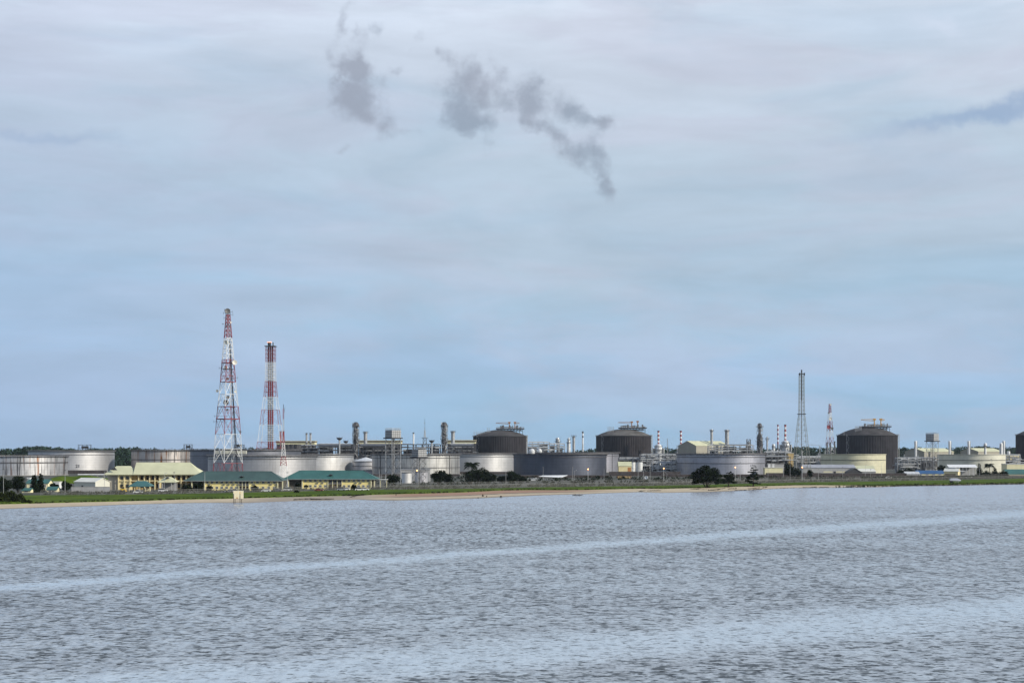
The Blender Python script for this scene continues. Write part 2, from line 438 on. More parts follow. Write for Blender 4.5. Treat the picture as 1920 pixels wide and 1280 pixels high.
# silty water with sky reflection painted in: pale flecks, smooth bands, dark wave faces
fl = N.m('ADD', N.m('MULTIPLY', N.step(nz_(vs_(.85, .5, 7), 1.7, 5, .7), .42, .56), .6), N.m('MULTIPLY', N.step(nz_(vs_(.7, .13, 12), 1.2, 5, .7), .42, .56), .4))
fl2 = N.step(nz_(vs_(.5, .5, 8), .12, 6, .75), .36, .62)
painted_sheen = N.m('ADD', N.m('MULTIPLY', N.m('MULTIPLY', fl, N.m('SUBTRACT', 1.1, N.m('MULTIPLY', act, .45))), .75), N.m('MULTIPLY', fl2, .2), clamp=True)
painted_sheen = N.m('MULTIPLY', N.m('ADD', .30, N.m('MULTIPLY', painted_sheen, .85)), N.m('SUBTRACT', 1.0, N.m('MULTIPLY', da, .95)), clamp=True)  # steep wave faces painted darker, where less sky is mirrored
wc = N.mix(painted_sheen, (.042, .048, .052), (.400, .458, .500))
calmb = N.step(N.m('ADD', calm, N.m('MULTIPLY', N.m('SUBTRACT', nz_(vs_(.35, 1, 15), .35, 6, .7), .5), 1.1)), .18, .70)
wc = N.mix(N.m('MULTIPLY', N.m('MULTIPLY', calmb, N.m('SUBTRACT', 1., N.m('MULTIPLY', da, .9))), N.m('ADD', .35, N.m('MULTIPLY', fl, .55))), wc, (.44, .52, .58))  # brighter sky reflection of the smooth bands painted into the colour
wc = N.mix(N.m('MULTIPLY', N.step(Y_, 330, 800), .55), wc, (.30, .295, .33))  # grazing sky reflection of the far water painted in as a paler tone
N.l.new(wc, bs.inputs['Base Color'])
bs.inputs['Roughness'].default_value = .17
bs.inputs['IOR'].default_value = 1.5
wmb = MB()
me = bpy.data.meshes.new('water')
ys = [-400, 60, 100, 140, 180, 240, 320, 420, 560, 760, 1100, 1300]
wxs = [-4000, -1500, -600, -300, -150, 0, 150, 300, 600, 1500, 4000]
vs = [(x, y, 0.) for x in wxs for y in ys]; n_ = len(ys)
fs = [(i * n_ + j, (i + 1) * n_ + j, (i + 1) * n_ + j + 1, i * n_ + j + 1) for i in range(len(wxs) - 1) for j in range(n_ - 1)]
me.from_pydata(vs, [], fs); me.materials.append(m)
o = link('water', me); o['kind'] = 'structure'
# ------------------------------------------------------------------ shared materials
STEEL = mat('galvanised_steel', (.34, .35, .36), .5, .4, .2, .6)
PALE = mat('pale_steel', (.55, .56, .56), .5, .2, .2, .5)
DARK = mat('dark_steel', (.035, .036, .042), .7, 0, .3, .5)
MID = mat('weathered_steel', (.13, .13, .135), .6, .2, .3, .4, streak=.4)
FENCE = mat('fence_steel', (.20, .20, .19), .7)
RIM = mat('tank_rim_steel', (.075, .072, .075), .7, .1, .3, .3, streak=.5, sdens=1.5)
WHITE = mat('white_paint', (.66, .67, .67), .5, 0, .06, .5)
RED = mat('red_paint', (.24, .035, .04), .6, 0, .15, .5)
DRED = mat('faded_red_paint', (.22, .035, .045), .7, 0, .2, .5)
YEL = mat('crane_yellow', (.50, .27, .04), .6, 0, .2, .5)
CREAM = mat('cream_wall', (.70, .60, .34), .8, 0, .06, .4, streak=.12, scol=(.3, .26, .16))
PALEY = mat('pale_yellow_wall', (.66, .62, .40), .8, 0, .06, .3, streak=.15, scol=(.3, .28, .2))
GREY = mat('grey_wall', (.33, .33, .33), .85, 0, .1, .4, streak=.2)
CONC = mat('concrete', (.24, .235, .22), .9, 0, .2, .4, streak=.4)
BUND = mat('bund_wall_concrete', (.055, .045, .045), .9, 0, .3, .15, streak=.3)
GLASS = mat('window_glass', (.05, .055, .06), .15, 0, .2, .5)
SHADE = mat('dark_opening', (.02, .02, .022), .8, 0, .2, .5)
GROOF = mat('green_roof', (.035, .115, .105), .6, 0, .14, .15)
DGROOF = mat('dark_green_roof', (.045, .085, .078), .6, 0, .14, .15)
YROOF = mat('pale_yellow_roof', (.50, .50, .33), .7, 0, .08, .15)
BROOF = mat('blue_roof', (.025, .085, .20), .6, 0, .15, .3)
WROOF = mat('white_sheet_roof', (.66, .65, .58), .6, 0, .08, .2)
GSHEET = mat('grey_sheet_roof', (.30, .31, .34), .6, 0, .15, .2)
BRICK = mat('brown_panel', (.17, .11, .07), .8, 0, .2, .3)
ORANGE = mat('orange_panel', (.42, .18, .05), .8, 0, .2, .3)
LEAF = mat('dark_leaf', (.012, .020, .008), .9, 0, .5, .4, spec=.03)
LEAF2 = mat('deep_leaf', (.009, .015, .006), .95, 0, .6, .5, spec=.03)
LEAF3 = mat('wood_leaf', (.020, .040, .024), .95, 0, .4, .05, spec=.1)
LEAF4 = mat('shrub_leaf', (.022, .030, .009), .95, 0, .6, .6, spec=.03)
REED = mat('dry_reed', (.050, .050, .036), .95, 0, .5, .15, spec=.05)
BARK = mat('bark', (.045, .036, .028), .95, 0, .3, 1.5)
TYRE = mat('tyre_rubber', (.02, .02, .02), .9)
LAMP_ON = mat('lamp_glow', (.9, .5, .25), .5, emit=((1.0, .42, .16), 5.0))
FLAME = mat('flame', (.9, .5, .3), .5, emit=((1.0, .36, .16), 1.6))
DISHM = mat('dish_paint', (.62, .60, .52), .5, 0, .1, .5)
DISHD = mat('dark_dish', (.11, .11, .11), .6, 0, .1, .5)

# ------------------------------------------------------------------ tanks
def big_tank(px0, px1, pytop, D, col, label, seed, cat='storage tank', streak=.3, rust=0., rings=((.72, .45),), metal=.75, rough=.47,
             top='girder', scol=(.04, .04, .045), group='floating roof storage tanks', stair=None, band=None):
    r = (px1 - px0) / 2 * D / F
    t = T('storage_tank', label, cat, (px0 + px1) / 2, D, group)
    h = t.z(pytop)
    ms = mat('tank_shell_%d' % seed, col, rough, metal, .10, .12, streak=streak, scol=scol, rust=rust, course=.25, seed=seed, sdens=.75)
    n = 96
    t.add('shell', MB().lathe([(r, 0), (r, h - 1.0)], n, cap=False), ms, smooth=True)
    t.add('floating_roof', MB().lathe([(0.05, h * .84), (r - .05, h * .84)], n, cap=False), MID)
    t.add('foundation', MB().ring(r - .3, r + .9, 0, .5, n), CONC)
    if top == 'girder':
        t.add('wind_girder', MB().ring(r + .01, r + 1.6, h - 1.75, h - 1.15, n), RIM)
        mb = MB()
        for i in range(int(n * .75)):
            a = 2 * math.pi * i / int(n * .75); ca, sa = math.cos(a), math.sin(a)
            mb.bar((ca * (r + 1.2), sa * (r + 1.2), h - 1.5), (ca * (r + .03), sa * (r + .03), h - 2.7), .10, 3)
        o = t.add('girder_brackets', mb, RIM); o['kind'] = 'stuff'
        mr = MB()
        for z in (h - .1, h - .6): mr.ring(r + 1.22, r + 1.34, z - .06, z + .06, n)
        t.add('guard_rail', mr, RIM)
        mr = MB()
        for i in range(72):
            a = 2 * math.pi * i / 72; ca, sa = math.cos(a) * (r + 1.28), math.sin(a) * (r + 1.28)
            mr.bar((ca, sa, h - 1.15), (ca, sa, h), .06, 3)
        o = t.add('rail_posts', mr, RIM); o['kind'] = 'stuff'
        t.add('top_course', MB().ring(r + .002, r + .05, h - 1.15, h - .95, n), ms)
    else:
        t.add('curb_angle', MB().ring(r - .02, r + .5, h - 1.1, h - .4, n), mat('pale_rim_%d' % seed, tuple(v * .8 for v in col), .6, 0, .1, .3))
    for zf, th in rings:
        t.add('stiffening_ring', MB().ring(r + .01, r + .55, h * zf - th / 2, h * zf + th / 2, n), RIM)
    if stair is not None:      # stair wrapped round the shell
        a0, a1 = stair; mb = MB(); q = 26; tr = 'stair'
        for i in range(q):
            A, B = a0 + (a1 - a0) * i / q, a0 + (a1 - a0) * (i + 1) / q
            zA, zB = (h - 1) * i / q, (h - 1) * (i + 1) / q
            for rr, dzz in ((r + .2, 0), (r + 1.0, 0), (r + 1.0, 1.1)):
                mb.bar((rr * math.cos(A), rr * math.sin(A), zA + dzz), (rr * math.cos(B), rr * math.sin(B), zB + dzz), .09, 3)
            mb.bar((r * math.cos(A), r * math.sin(A), zA), ((r + 1) * math.cos(A), (r + 1) * math.sin(A), zA), .12, 3)
        t.add('stair', mb, DARK)
    if band:
        for px in band:
            x = t.xs(px, r)
            if abs(x) < r:
                y = -math.sqrt(r * r - x * x)
                t.add('down_pipe', MB().bar((x, y - .35, 0), (x, y - .35, h - 1.5), .22, 6), DARK)
    t.r = r; t.h = h
    return t

def gauge_platform(t, px, pyt, w=3.2):
    x = t.xs(px, t.r); y = -math.sqrt(max(0, t.r ** 2 - x * x)); zt = t.z(pyt)
    p = t.add('gauge_platform', MB().box(x - w - .6, x + w + .6, y - .4, y + 3.4, t.h + 1.2, t.h + 1.5), DARK)
    me = MB().bar((0, 0, 0), (0, 0, zt - t.h + 1.2), .22, 4).mesh('frame_post', DARK)
    for sx in (-1, -.35, .35, 1):
        for sy in (-1, 1): link('frame_post', me, p, (x + sx * w, y + 1.5 + sy * 1.5, t.h - 1.2))
    t.add('top_frame', MB().box(x - w - .3, x + w + .3, y, y + 3.1, zt - .2, zt + .15), DARK, parent=p)
    t.add('gauge_box', MB().box(x - w * .5, x + w * .6, y + .4, y + 2.4, t.h + 1.5, t.h + 3.6), DARK, parent=p)

def lng_tank(px0, px1, pyrim, pyapex, D, label, seed, col, plat, cranes, vents, lit=(.060, .057, .058)):
    r = (px1 - px0) / 2 * D / F
    t = T('gas_tank', label, 'gas tank', (px0 + px1) / 2, D, 'domed dark gas tanks')
    h = t.z(pyrim); za = t.z(pyapex)
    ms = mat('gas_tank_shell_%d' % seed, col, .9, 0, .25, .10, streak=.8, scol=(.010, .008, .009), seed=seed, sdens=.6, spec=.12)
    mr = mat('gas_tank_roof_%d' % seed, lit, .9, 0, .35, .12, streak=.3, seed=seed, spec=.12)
    n = 72
    # cladding folded in shallow vertical ribs
    prof = []
    vs = []; fs = []; N2 = n * 2
    for z in (0, h):
        for i in range(N2):
            a = 2 * math.pi * i / N2; rr = r + (.35 if i % 2 else 0)
            vs.append((rr * math.cos(a), rr * math.sin(a), z))
    fs = [(i, (i + 1) % N2, N2 + (i + 1) % N2, N2 + i) for i in range(N2)]
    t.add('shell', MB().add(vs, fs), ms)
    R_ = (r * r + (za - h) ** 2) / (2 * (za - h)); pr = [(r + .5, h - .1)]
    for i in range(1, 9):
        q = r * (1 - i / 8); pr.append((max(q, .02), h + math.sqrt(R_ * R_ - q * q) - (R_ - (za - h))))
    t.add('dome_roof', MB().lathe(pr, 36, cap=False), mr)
    mb = MB().ring(r + .2, r + 1.2, h - .5, h, n)
    t.add('rim_walkway', mb, DARK)
    mb = MB()
    for i in range(60):
        a = 2 * math.pi * i / 60; mb.bar(((r + 1.1) * math.cos(a), (r + 1.1) * math.sin(a), h), ((r + 1.1) * math.cos(a), (r + 1.1) * math.sin(a), h + 1.2), .07, 3)
    mb.ring(r + 1.05, r + 1.15, h + 1.1, h + 1.25, 60)
    t.add('guard_rail', mb, DARK)
    # roof platform on legs
    x0, x1, pyd = plat; zd = t.z(pyd); X0, X1 = t.x(x0), t.x(x1)
    mb = MB().box(X0, X1, -14, 8, zd - 1.3, zd)
    mb.box(X0 + 4, X1 - 3, -12, 6, zd - 3.4, zd - 2.4)
    pl = t.add('roof_platform', mb, DARK)
    mb = MB()
    for i in range(9):
        x = X0 + (X1 - X0) * (i + .5) / 9
        for y in (-12, 5):
            q = math.hypot(x, y); zr = h + math.sqrt(max(0, R_ * R_ - q * q)) - (R_ - (za - h))
            mb.bar((x, y, zr - .3), (x, y, zd - .3), .35, 4)
            if i < 8: mb.bar((x, y, zd - 2.5), (x + (X1 - X0) / 9, y, zd - .4), .18, 3)
    t.add('platform_legs', mb, DARK, parent=pl)
    mb = MB()
    for y in (-14, 8):
        for z in (zd + .6, zd + 1.2): mb.bar((X0, y, z), (X1, y, z), .08, 3)
        for i in range(17): mb.bar((X0 + (X1 - X0) * i / 16, y, zd), (X0 + (X1 - X0) * i / 16, y, zd + 1.2), .07, 3)
    t.add('platform_rail', mb, STEEL, parent=pl)
    mb = MB(); rnd = random.Random(seed)
    for i in range(14):
        x = rnd.uniform(X0 + 2, X1 - 2); y = rnd.uniform(-12, 6); q = rnd.uniform(1.2, 4.2)
        mb.cyl(x, y, zd, zd + q, rnd.uniform(.4, 1.3), 6)
    for i in range(5):
        z = zd + rnd.uniform(.6, 2.2); mb.bar((rnd.uniform(X0, 0), -13, z), (rnd.uniform(0, X1), -13, z), .25, 5)
    t.add('roof_pipework', mb, MID, parent=pl)
    ymt = YEL if D < 1800 else mat('crane_orange', (.30, .13, .035), .6)
    for (pxm, pyt, pxj) in cranes:
        x = t.x(pxm); zt = t.z(pyt); xe = t.x(pxj); L = xe - x
        c_ = t.add('crane', MB().bar((x, -4, zd), (x, -4, zt), .8, 6, .6), ymt)
        mb = MB().box(x - 1.6, x + 1.6, -5.2, -2.8, zt - .4, zt + 1.6)
        mb.bar((x, -4.8, zt + .9), (xe, -4.8, zt + .4), .28, 4); mb.bar((x, -3.2, zt + .9), (xe, -3.2, zt + .4), .28, 4); mb.bar((x, -4, zt - 1.6), (xe, -4, zt - .2), .28, 4)
        nq = max(3, int(abs(L) / 2.5))
        for i in range(nq):
            u = i / nq; v = (i + 1) / nq; A = x + L * u; B = x + L * v
            za_ = zt + .9 - .5 * u; zb_ = zt - 1.6 + 1.4 * v
            mb.bar((A, -4, za_), (B, -4, zb_), .12, 3); mb.bar((B, -4, zb_), (B, -4, zt + .9 - .5 * v), .12, 3)
        t.add('jib', mb, ymt, parent=c_)
    for (pxv, pyv, num, w) in vents:
        mb = MB()
        for i in range(num):
            x = t.x(pxv) + (i - (num - 1) / 2) * w; y = -abs(r) * .55; q = math.hypot(x, y)
            zr = h + math.sqrt(max(0, R_ * R_ - q * q)) - (R_ - (za - h)) if q < r else h
            mb.bar((x, y, zr - .2), (x, y, t.z(pyv)), .28, 5); mb.bar((x, y, t.z(pyv) - 1), (x, y, t.z(pyv) - .6), .5, 5)
        mb.bar((t.x(pxv) - num * w / 2, -r * .55, t.z(pyv) - 3), (t.x(pxv) + num * w / 2, -r * .55, t.z(pyv) - 3), .15, 3)
        t.add('vent_pipes', mb, STEEL)
    # zigzag stair on the left of the shell
    xs_ = -r * .80; y = -math.sqrt(r * r - xs_ * xs_) - 1.2; mb = MB(); nz_ = 9
    for i in range(nz_):
        z0 = h * i / nz_; z1 = h * (i + 1) / nz_; s = 1 if i % 2 else -1
        mb.bar((xs_ - s * 1.6, y, z0), (xs_ + s * 1.6, y, z1), .22, 4); mb.box(xs_ - 2.2, xs_ + 2.2, y - .8, y + .8, z1 - .12, z1)
    for sx in (-2.2, 2.2): mb.bar((xs_ + sx, y - .8, 0), (xs_ + sx, y - .8, h + 1), .15, 4)
    t.add('stair_tower', mb, STEEL)
    mb = MB(); xx = r * .97
    yq = -math.sqrt(r * r - xx * xx) - 1
    for dxx in (0, 1.6): mb.bar((xx + dxx, yq, 0), (xx + dxx, yq, h + 1.5), .35, 6)
    for i in range(10): mb.bar((xx, yq, h * i / 10), (xx + 1.6, yq, h * i / 10 + 1.5), .12, 3)
    t.add('riser_pipes', mb, STEEL)
    t.r = r; t.h = h
    return t

# ------------------------------------------------------------------ lattice towers
def lattice(t, segs, rot, leg=.28, br=.14, npan=None, square=True):
    """segs: list of (z0, hw0, z1, hw1, material, panels); leg width scales"""
    C = [(math.cos(rot + math.pi / 4 + i * math.pi / 2) * math.sqrt(2), math.sin(rot + math.pi / 4 + i * math.pi / 2) * math.sqrt(2)) for i in range(4)]
    for z0, w0, z1, w1, mt, pn in segs:
        for i in range(4):
            cx, cy = C[i]
            t.add('leg', MB().bar((cx * w0, cy * w0, z0), (cx * w1, cy * w1, z1), leg, 4), mt)
        mb = MB()
        for p in range(pn):
            u, v = p / pn, (p + 1) / pn
            zu, zv = z0 + (z1 - z0) * u, z0 + (z1 - z0) * v
            wu, wv = w0 + (w1 - w0) * u, w0 + (w1 - w0) * v
            for i in range(4):
                a, b = C[i], C[(i + 1) % 4]
                A0 = (a[0] * wu, a[1] * wu, zu); B0 = (b[0] * wu, b[1] * wu, zu)
                A1 = (a[0] * wv, a[1] * wv, zv); B1 = (b[0] * wv, b[1] * wv, zv)
                mb.bar(A0, B1, br, 3); mb.bar(B0, A1, br, 3); mb.bar(A1, B1, br, 3)
        t.add('bracing', mb, mt)
def lattice_k(t, segs, rot, leg=.32, br=.17):
    """inverted V bracing with sub-members, as on tall microwave towers"""
    C = [(math.cos(rot + math.pi / 4 + i * math.pi / 2) * math.sqrt(2), math.sin(rot + math.pi / 4 + i * math.pi / 2) * math.sqrt(2)) for i in range(4)]
    for z0, w0, z1, w1, mt, pn in segs:
        for i in range(4):
            cx, cy = C[i]
            t.add('leg', MB().bar((cx * w0, cy * w0, z0), (cx * w1, cy * w1, z1), leg, 4), mt)
        mb = MB()
        for p in range(pn):
            u, v = p / pn, (p + 1) / pn
            zu, zv = z0 + (z1 - z0) * u, z0 + (z1 - z0) * v
            wu, wv = w0 + (w1 - w0) * u, w0 + (w1 - w0) * v
            for i in range(4):
                a, b = C[i], C[(i + 1) % 4]
                A0 = Vector((a[0] * wu, a[1] * wu, zu)); B0 = Vector((b[0] * wu, b[1] * wu, zu))
                A1 = Vector((a[0] * wv, a[1] * wv, zv)); B1 = Vector((b[0] * wv, b[1] * wv, zv))
                M = (A1 + B1) / 2
                mb.bar(A0, M, br, 3); mb.bar(B0, M, br, 3); mb.bar(A1, B1, br, 3)
                for q in (.5,):
                    mb.bar((A0 + M) / 2, A0 + (A1 - A0) * .5, br * .6, 3); mb.bar((B0 + M) / 2, B0 + (B1 - B0) * .5, br * .6, 3)
                    mb.bar((A0 + M) / 2, A1, br * .6, 3); mb.bar((B0 + M) / 2, B1, br * .6, 3)
        t.add('bracing', mb, mt)
def dish(t, x, y, z, r, mt, ang=-math.pi / 2, name='dish_antenna'):
    """round drum dish whose face looks along ang"""
    mb = MB(); n = 16
    ca, sa = math.cos(ang), math.sin(ang)
    def ringpts(rr, dd): return [(x + ca * dd - sa * rr * math.cos(2 * math.pi * i / n), y + sa * dd + ca * rr * math.cos(2 * math.pi * i / n), z + rr * math.sin(2 * math.pi * i / n)) for i in range(n)]
    prof = [(r * .15, -.9 * r), (r, -.35 * r), (r, .25 * r), (r * .92, .25 * r), (r * .3, .02 * r)]
    vs = []; fs = []
    for rr, dd in prof: vs += ringpts(rr, dd)
    for j in range(len(prof) - 1):
        for i in range(n): fs.append((j * n + i, j * n + (i + 1) % n, (j + 1) * n + (i + 1) % n, (j + 1) * n + i))
    fs.append(tuple(range(n))); fs.append(tuple((len(prof) - 1) * n + i for i in range(n)))
    t.add(name, mb.add(vs, fs), mt)

def chimney(px, D, w, bands, label, group=None, base=None, cap=True):
    """bands: (py_top, py_bottom, material) from the top down; w: width in picture pixels"""
    t = T('chimney', label, 'chimney', px, D, group); r = w / 2 * t.k
    for a, b, mt in bands:
        t.add('shaft_band', MB().cyl(0, 0, max(0, t.z(b)), t.z(a), r, 12), mt, smooth=False)
    if bands[-1][1] < 880:
        t.add('lower_shaft', MB().cyl(0, 0, 0, t.z(bands[-1][1]), r * 1.05, 12), MID)
    t.add('rim', MB().ring(r, r * 1.25, t.z(bands[0][0]) - .6, t.z(bands[0][0]), 12), DARK)
    return t

def column(px, D, prof, label, cat='process column', group=None, mt=None, plats=(), clutter=0, seed=0, name='process_column', ladder=True):
    """prof: (py, width px) from the bottom up; plats: (py, width px)"""
    t = T(name, label, cat, px, D, group); mt = mt or STEEL
    pr = [(w / 2 * t.k, max(0, t.z(py))) for py, w in prof]
    t.add('vessel', MB().lathe(pr, 14), mt, smooth=False)
    for py, w in plats:
        R_ = w / 2 * t.k; z = t.z(py); mb = MB().ring(max(.2, R_ * .55), R_, z - .15, z, 14)
        for i in range(10):
            a = 2 * math.pi * i / 10; mb.bar((R_ * math.cos(a), R_ * math.sin(a), z), (R_ * math.cos(a), R_ * math.sin(a), z + 1.3), .1, 3)
        mb.ring(R_ - .08, R_ + .08, z + 1.15, z + 1.3, 14)
        for i in range(4):
            a = 2 * math.pi * i / 4 + .4; mb.bar((R_ * math.cos(a), R_ * math.sin(a), z - .1), (R_ * .5 * math.cos(a), R_ * .5 * math.sin(a), z - 2.2), .14, 3)
        t.add('platform', mb, DARK)
    if ladder:
        rr = max(p[0] for p in pr); zt = pr[-1][1]; a = -2.2; mb = MB()
        for s in (-.25, .25): mb.bar((rr * 1.08 * math.cos(a) + s, rr * 1.08 * math.sin(a), 0), (rr * 1.08 * math.cos(a) + s, rr * 1.08 * math.sin(a), zt * .96), .1, 3)
        t.add('ladder', mb, DARK)
    if clutter:
        rnd = random.Random(seed); mb = MB(); rr = max(p[0] for p in pr) * 1.05; zt = pr[-1][1]
        for i in range(clutter):
            a = rnd.uniform(math.pi, 2 * math.pi); z = zt * rnd.uniform(.35, .95); a2 = a + rnd.uniform(-1.2, 1.2); z2 = z + rnd.uniform(-5, 5)
            mb.bar((rr * math.cos(a), rr * math.sin(a), z), (rr * math.cos(a2), rr * math.sin(a2), min(z2, zt)), rnd.uniform(.12, .35), 4)
        t.add('side_pipes', mb, STEEL)
    return t

def rack(px0, px1, pytop, D, label, levels, bay=9, depth=9, mt=None, fans=False, pipes=7, seed=0, dark=True, pyb=None, extra=0):
    """steel pipe rack with deck levels (picture rows), columns as parts and pipes as parts"""
    t = T('pipe_rack', label, 'pipe rack', (px0 + px1) / 2, D, 'pipe racks of the plant')
    x0, x1 = t.x(px0), t.x(px1); n = max(1, round((x1 - x0) / bay)); rnd = random.Random(seed); smt = mt or MID; zt = t.z(pytop)
    base = 0 if pyb is None else t.z(pyb)
    me = MB().box(-.3, .3, -.3, .3, base, zt).mesh('rack_column', smt)
    for i in range(n + 1):
        for y in (-depth / 2, depth / 2): t.inst('rack_column', me, (x0 + (x1 - x0) * i / n, y, 0))
    for li, py in enumerate(levels):
        z = t.z(py); mb = MB()
        for y in (-depth / 2, depth / 2): mb.box(x0, x1, y - .28, y + .28, z - .45, z + .1)
        for i in range(n + 1):
            x = x0 + (x1 - x0) * i / n; mb.box(x - .2, x + .2, -depth / 2, depth / 2, z - .35, z)
        t.add('rack_beam', mb, PALE if li % 2 == 0 and not dark else smt)
        for q in range(pipes):
            y = -depth / 2 + .6 + (depth - 1.2) * q / max(1, pipes - 1); rr = rnd.choice([.15, .2, .3, .45])
            a = x0 + rnd.uniform(0, .15) * (x1 - x0); b = x1 - rnd.uniform(0, .15) * (x1 - x0)
            t.add('pipe', MB().bar((a, y, z + rr + .1), (b, y, z + rr + .1), rr, 6), rnd.choice([PALE, STEEL, STEEL, MID]))
    mb = MB()
    for i in range(n):
        a = x0 + (x1 - x0) * i / n; b = x0 + (x1 - x0) * (i + 1) / n
        if i % 3 == 1:
            mb.bar((a, -depth / 2, base + .2), (b, -depth / 2, zt), .13, 3); mb.bar((b, -depth / 2, base + .2), (a, -depth / 2, zt), .13, 3)
    if n > 1: t.add('cross_bracing', mb, smt)
    if fans:
        me = MB().box(-bay * .45, bay * .45, -depth * .5, depth * .5, 0, 1.6)
        me.lathe([(bay * .38, 1.6), (bay * .34, 2.6)], 14, cap=False)
        me = me.mesh('fan_cooler', DARK)
        for i in range(n): t.inst('fan_cooler', me, (x0 + (x1 - x0) * (i + .5) / n, 0, zt))
    if True:
        q = max(2, int((x1 - x0) / 14))
        for i in range(q):
            a = x0 + (x1 - x0) * (i + rnd.uniform(.05, .2)) / q; b = x0 + (x1 - x0) * (i + rnd.uniform(.7, .98)) / q
            t.add('equipment_block', MB().box(a, b, depth * .6, depth * .6 + 6, 0, zt - rnd.uniform(.5, 6)), rnd.choice([DARK, DARK, MID]))
    if extra:
        mb = MB()
        for i in range(extra):
            x = rnd.uniform(x0, x1); y = rnd.uniform(-depth / 2, depth / 2) ; z0 = base + rnd.uniform(0, .7) * (zt - base)
            z1 = z0 + rnd.uniform(1.5, 9); rr = rnd.uniform(.12, .5)
            mb.bar((x, y - 1, z0), (x, y - 1, min(z1, zt + 3)), rr, 5)
            mb.bar((x, y - 1, z0), (x + rnd.uniform(-5, 5), y - 1, z0), rr, 5)
            if i % 4 == 0:
                mb.box(x - 1.5, x + 1.5, y - 2.5, y + .5, z0, z0 + rnd.uniform(1, 3))
        t.add('pipe_runs', mb, STEEL if not dark else MID); 
        mb = MB()
        for i in range(extra // 2):
            x = rnd.uniform(x0, x1); z0 = base + rnd.uniform(0, .9) * (zt - base)
            mb.bar((x, -depth / 2 - 1, z0), (x + rnd.uniform(3, 12), -depth / 2 - 1, z0), rnd.uniform(.12, .4), 5)
        t.add('front_pipes', mb, PALE)
    return t

# ------------------------------------------------------------------ buildings
def windows(t, xs_, z0, z1, w, y=0, mt=None, name='window', frame=True, sill=False):
    mt = mt or GLASS
    me = MB().box(-w / 2, w / 2, -.02, .06, 0, z1 - z0).mesh(name, mt)
    mf = MB()
    f = .10
    mf.box(-w / 2 - f, w / 2 + f, -.07, -.02, -f, 0); mf.box(-w / 2 - f, w / 2 + f, -.07, -.02, z1 - z0, z1 - z0 + f)
    mf.box(-w / 2 - f, -w / 2, -.07, -.02, 0, z1 - z0); mf.box(w / 2, w / 2 + f, -.07, -.02, 0, z1 - z0); mf.box(-.04, .04, -.07, -.025, 0, z1 - z0)
    mf = mf.mesh('window_frame', WHITE)
    for x in xs_:
        o = t.inst(name, me, (x, y - .03, z0))
        if frame: link('window_frame', mf, o)
def hip_roof(mb, x0, x1, y0, y1, ze, zr, hip, gable_cut=0.0, eave=0.0):
    ym = (y0 + y1) / 2; a, b = x0 + hip, x1 - hip
    mb.add([(x0, y0, ze), (x1, y0, ze), (x1, y1, ze), (x0, y1, ze), (a, ym, zr), (b, ym, zr)], [(0, 1, 5, 4), (1, 2, 5), (2, 3, 4, 5), (3, 0, 4), (3, 2, 1, 0)])
    mb.box(x0, x1, y0, y0 + .1, ze - .3, ze - .004)
    return mb
def shed(px0, px1, pye, pyr, D, depth, label, wall, roof, gable='x', cat='building', name='shed', door=None, wins=None, group=None, rz=0, over=.4, base_z=G):
    """plain building with a gable roof; gable 'x': ridge along x, 'y': ridge runs away from the viewer"""
    t = T(name, label, cat, (px0 + px1) / 2, D, group, rz, base_z); x0, x1 = t.x(px0), t.x(px1); ze, zr = t.z(pye), t.z(pyr)
    y0, y1 = 0, depth
    if gable == 'x':
        mb = MB(); mb.add([(x0, y0, 0), (x1, y0, 0), (x1, y1, 0), (x0, y1, 0), (x0, y0, ze), (x1, y0, ze), (x1, y1, ze), (x0, y1, ze), (x0, depth / 2, zr - .15), (x1, depth / 2, zr - .15)],
                          [(0, 1, 5, 4), (1, 2, 6, 9, 5), (2, 3, 7, 6), (3, 0, 4, 8, 7)])
        t.add('wall', mb, wall)
        mb = MB(); th = .18; s = (zr - ze) / (depth / 2)
        for sy, ya in ((-1, y0 - over), (1, y1 + over)):
            za = ze - s * over
            mb.add([(x0 - over, ya, za), (x1 + over, ya, za), (x1 + over, depth / 2, zr), (x0 - over, depth / 2, zr),
                    (x0 - over, ya, za + th), (x1 + over, ya, za + th), (x1 + over, depth / 2, zr + th), (x0 - over, depth / 2, zr + th)],
                   [(0, 1, 2, 3), (4, 7, 6, 5), (0, 4, 5, 1), (1, 5, 6, 2), (3, 2, 6, 7), (0, 3, 7, 4)])
        t.add('roof', mb, roof)
    else:
        xm = (x0 + x1) / 2
        mb = MB(); mb.prism([(x0, 0), (x1, 0), (x1, ze), (xm, zr - .15), (x0, ze)], y0, y1); t.add('wall', mb, wall)
        mb = MB(); s = (zr - ze) / (xm - x0); o_ = over
        for sg in (-1, 1):
            xe = xm + sg * (xm - x0 + o_); zee = ze - s * o_
            mb.add([(xe, y0 - o_, zee), (xe, y1 + o_, zee), (xm, y1 + o_, zr), (xm, y0 - o_, zr), (xe, y0 - o_, zee + .2), (xe, y1 + o_, zee + .2), (xm, y1 + o_, zr + .2), (xm, y0 - o_, zr + .2)],
                   [(0, 1, 2, 3), (4, 7, 6, 5), (0, 3, 7, 4), (0, 4, 5, 1), (1, 5, 6, 2), (2, 6, 7, 3)])
        t.add('roof', mb, roof)
    if door:
        for (a, b, top, mt) in door:
            t.add('door', MB().box(t.x(a), t.x(b), -.12, -.03, 0.02, t.z(top)), mt)
    if wins:
        for (a, b, num, tp, bt, wm, mt) in wins:
            A, B = t.x(a), t.x(b); windows(t, [A + (B - A) * (i + .5) / num for i in range(num)], t.z(bt), t.z(tp), wm, 0, mt, frame=(wm > 1.0))
    return t
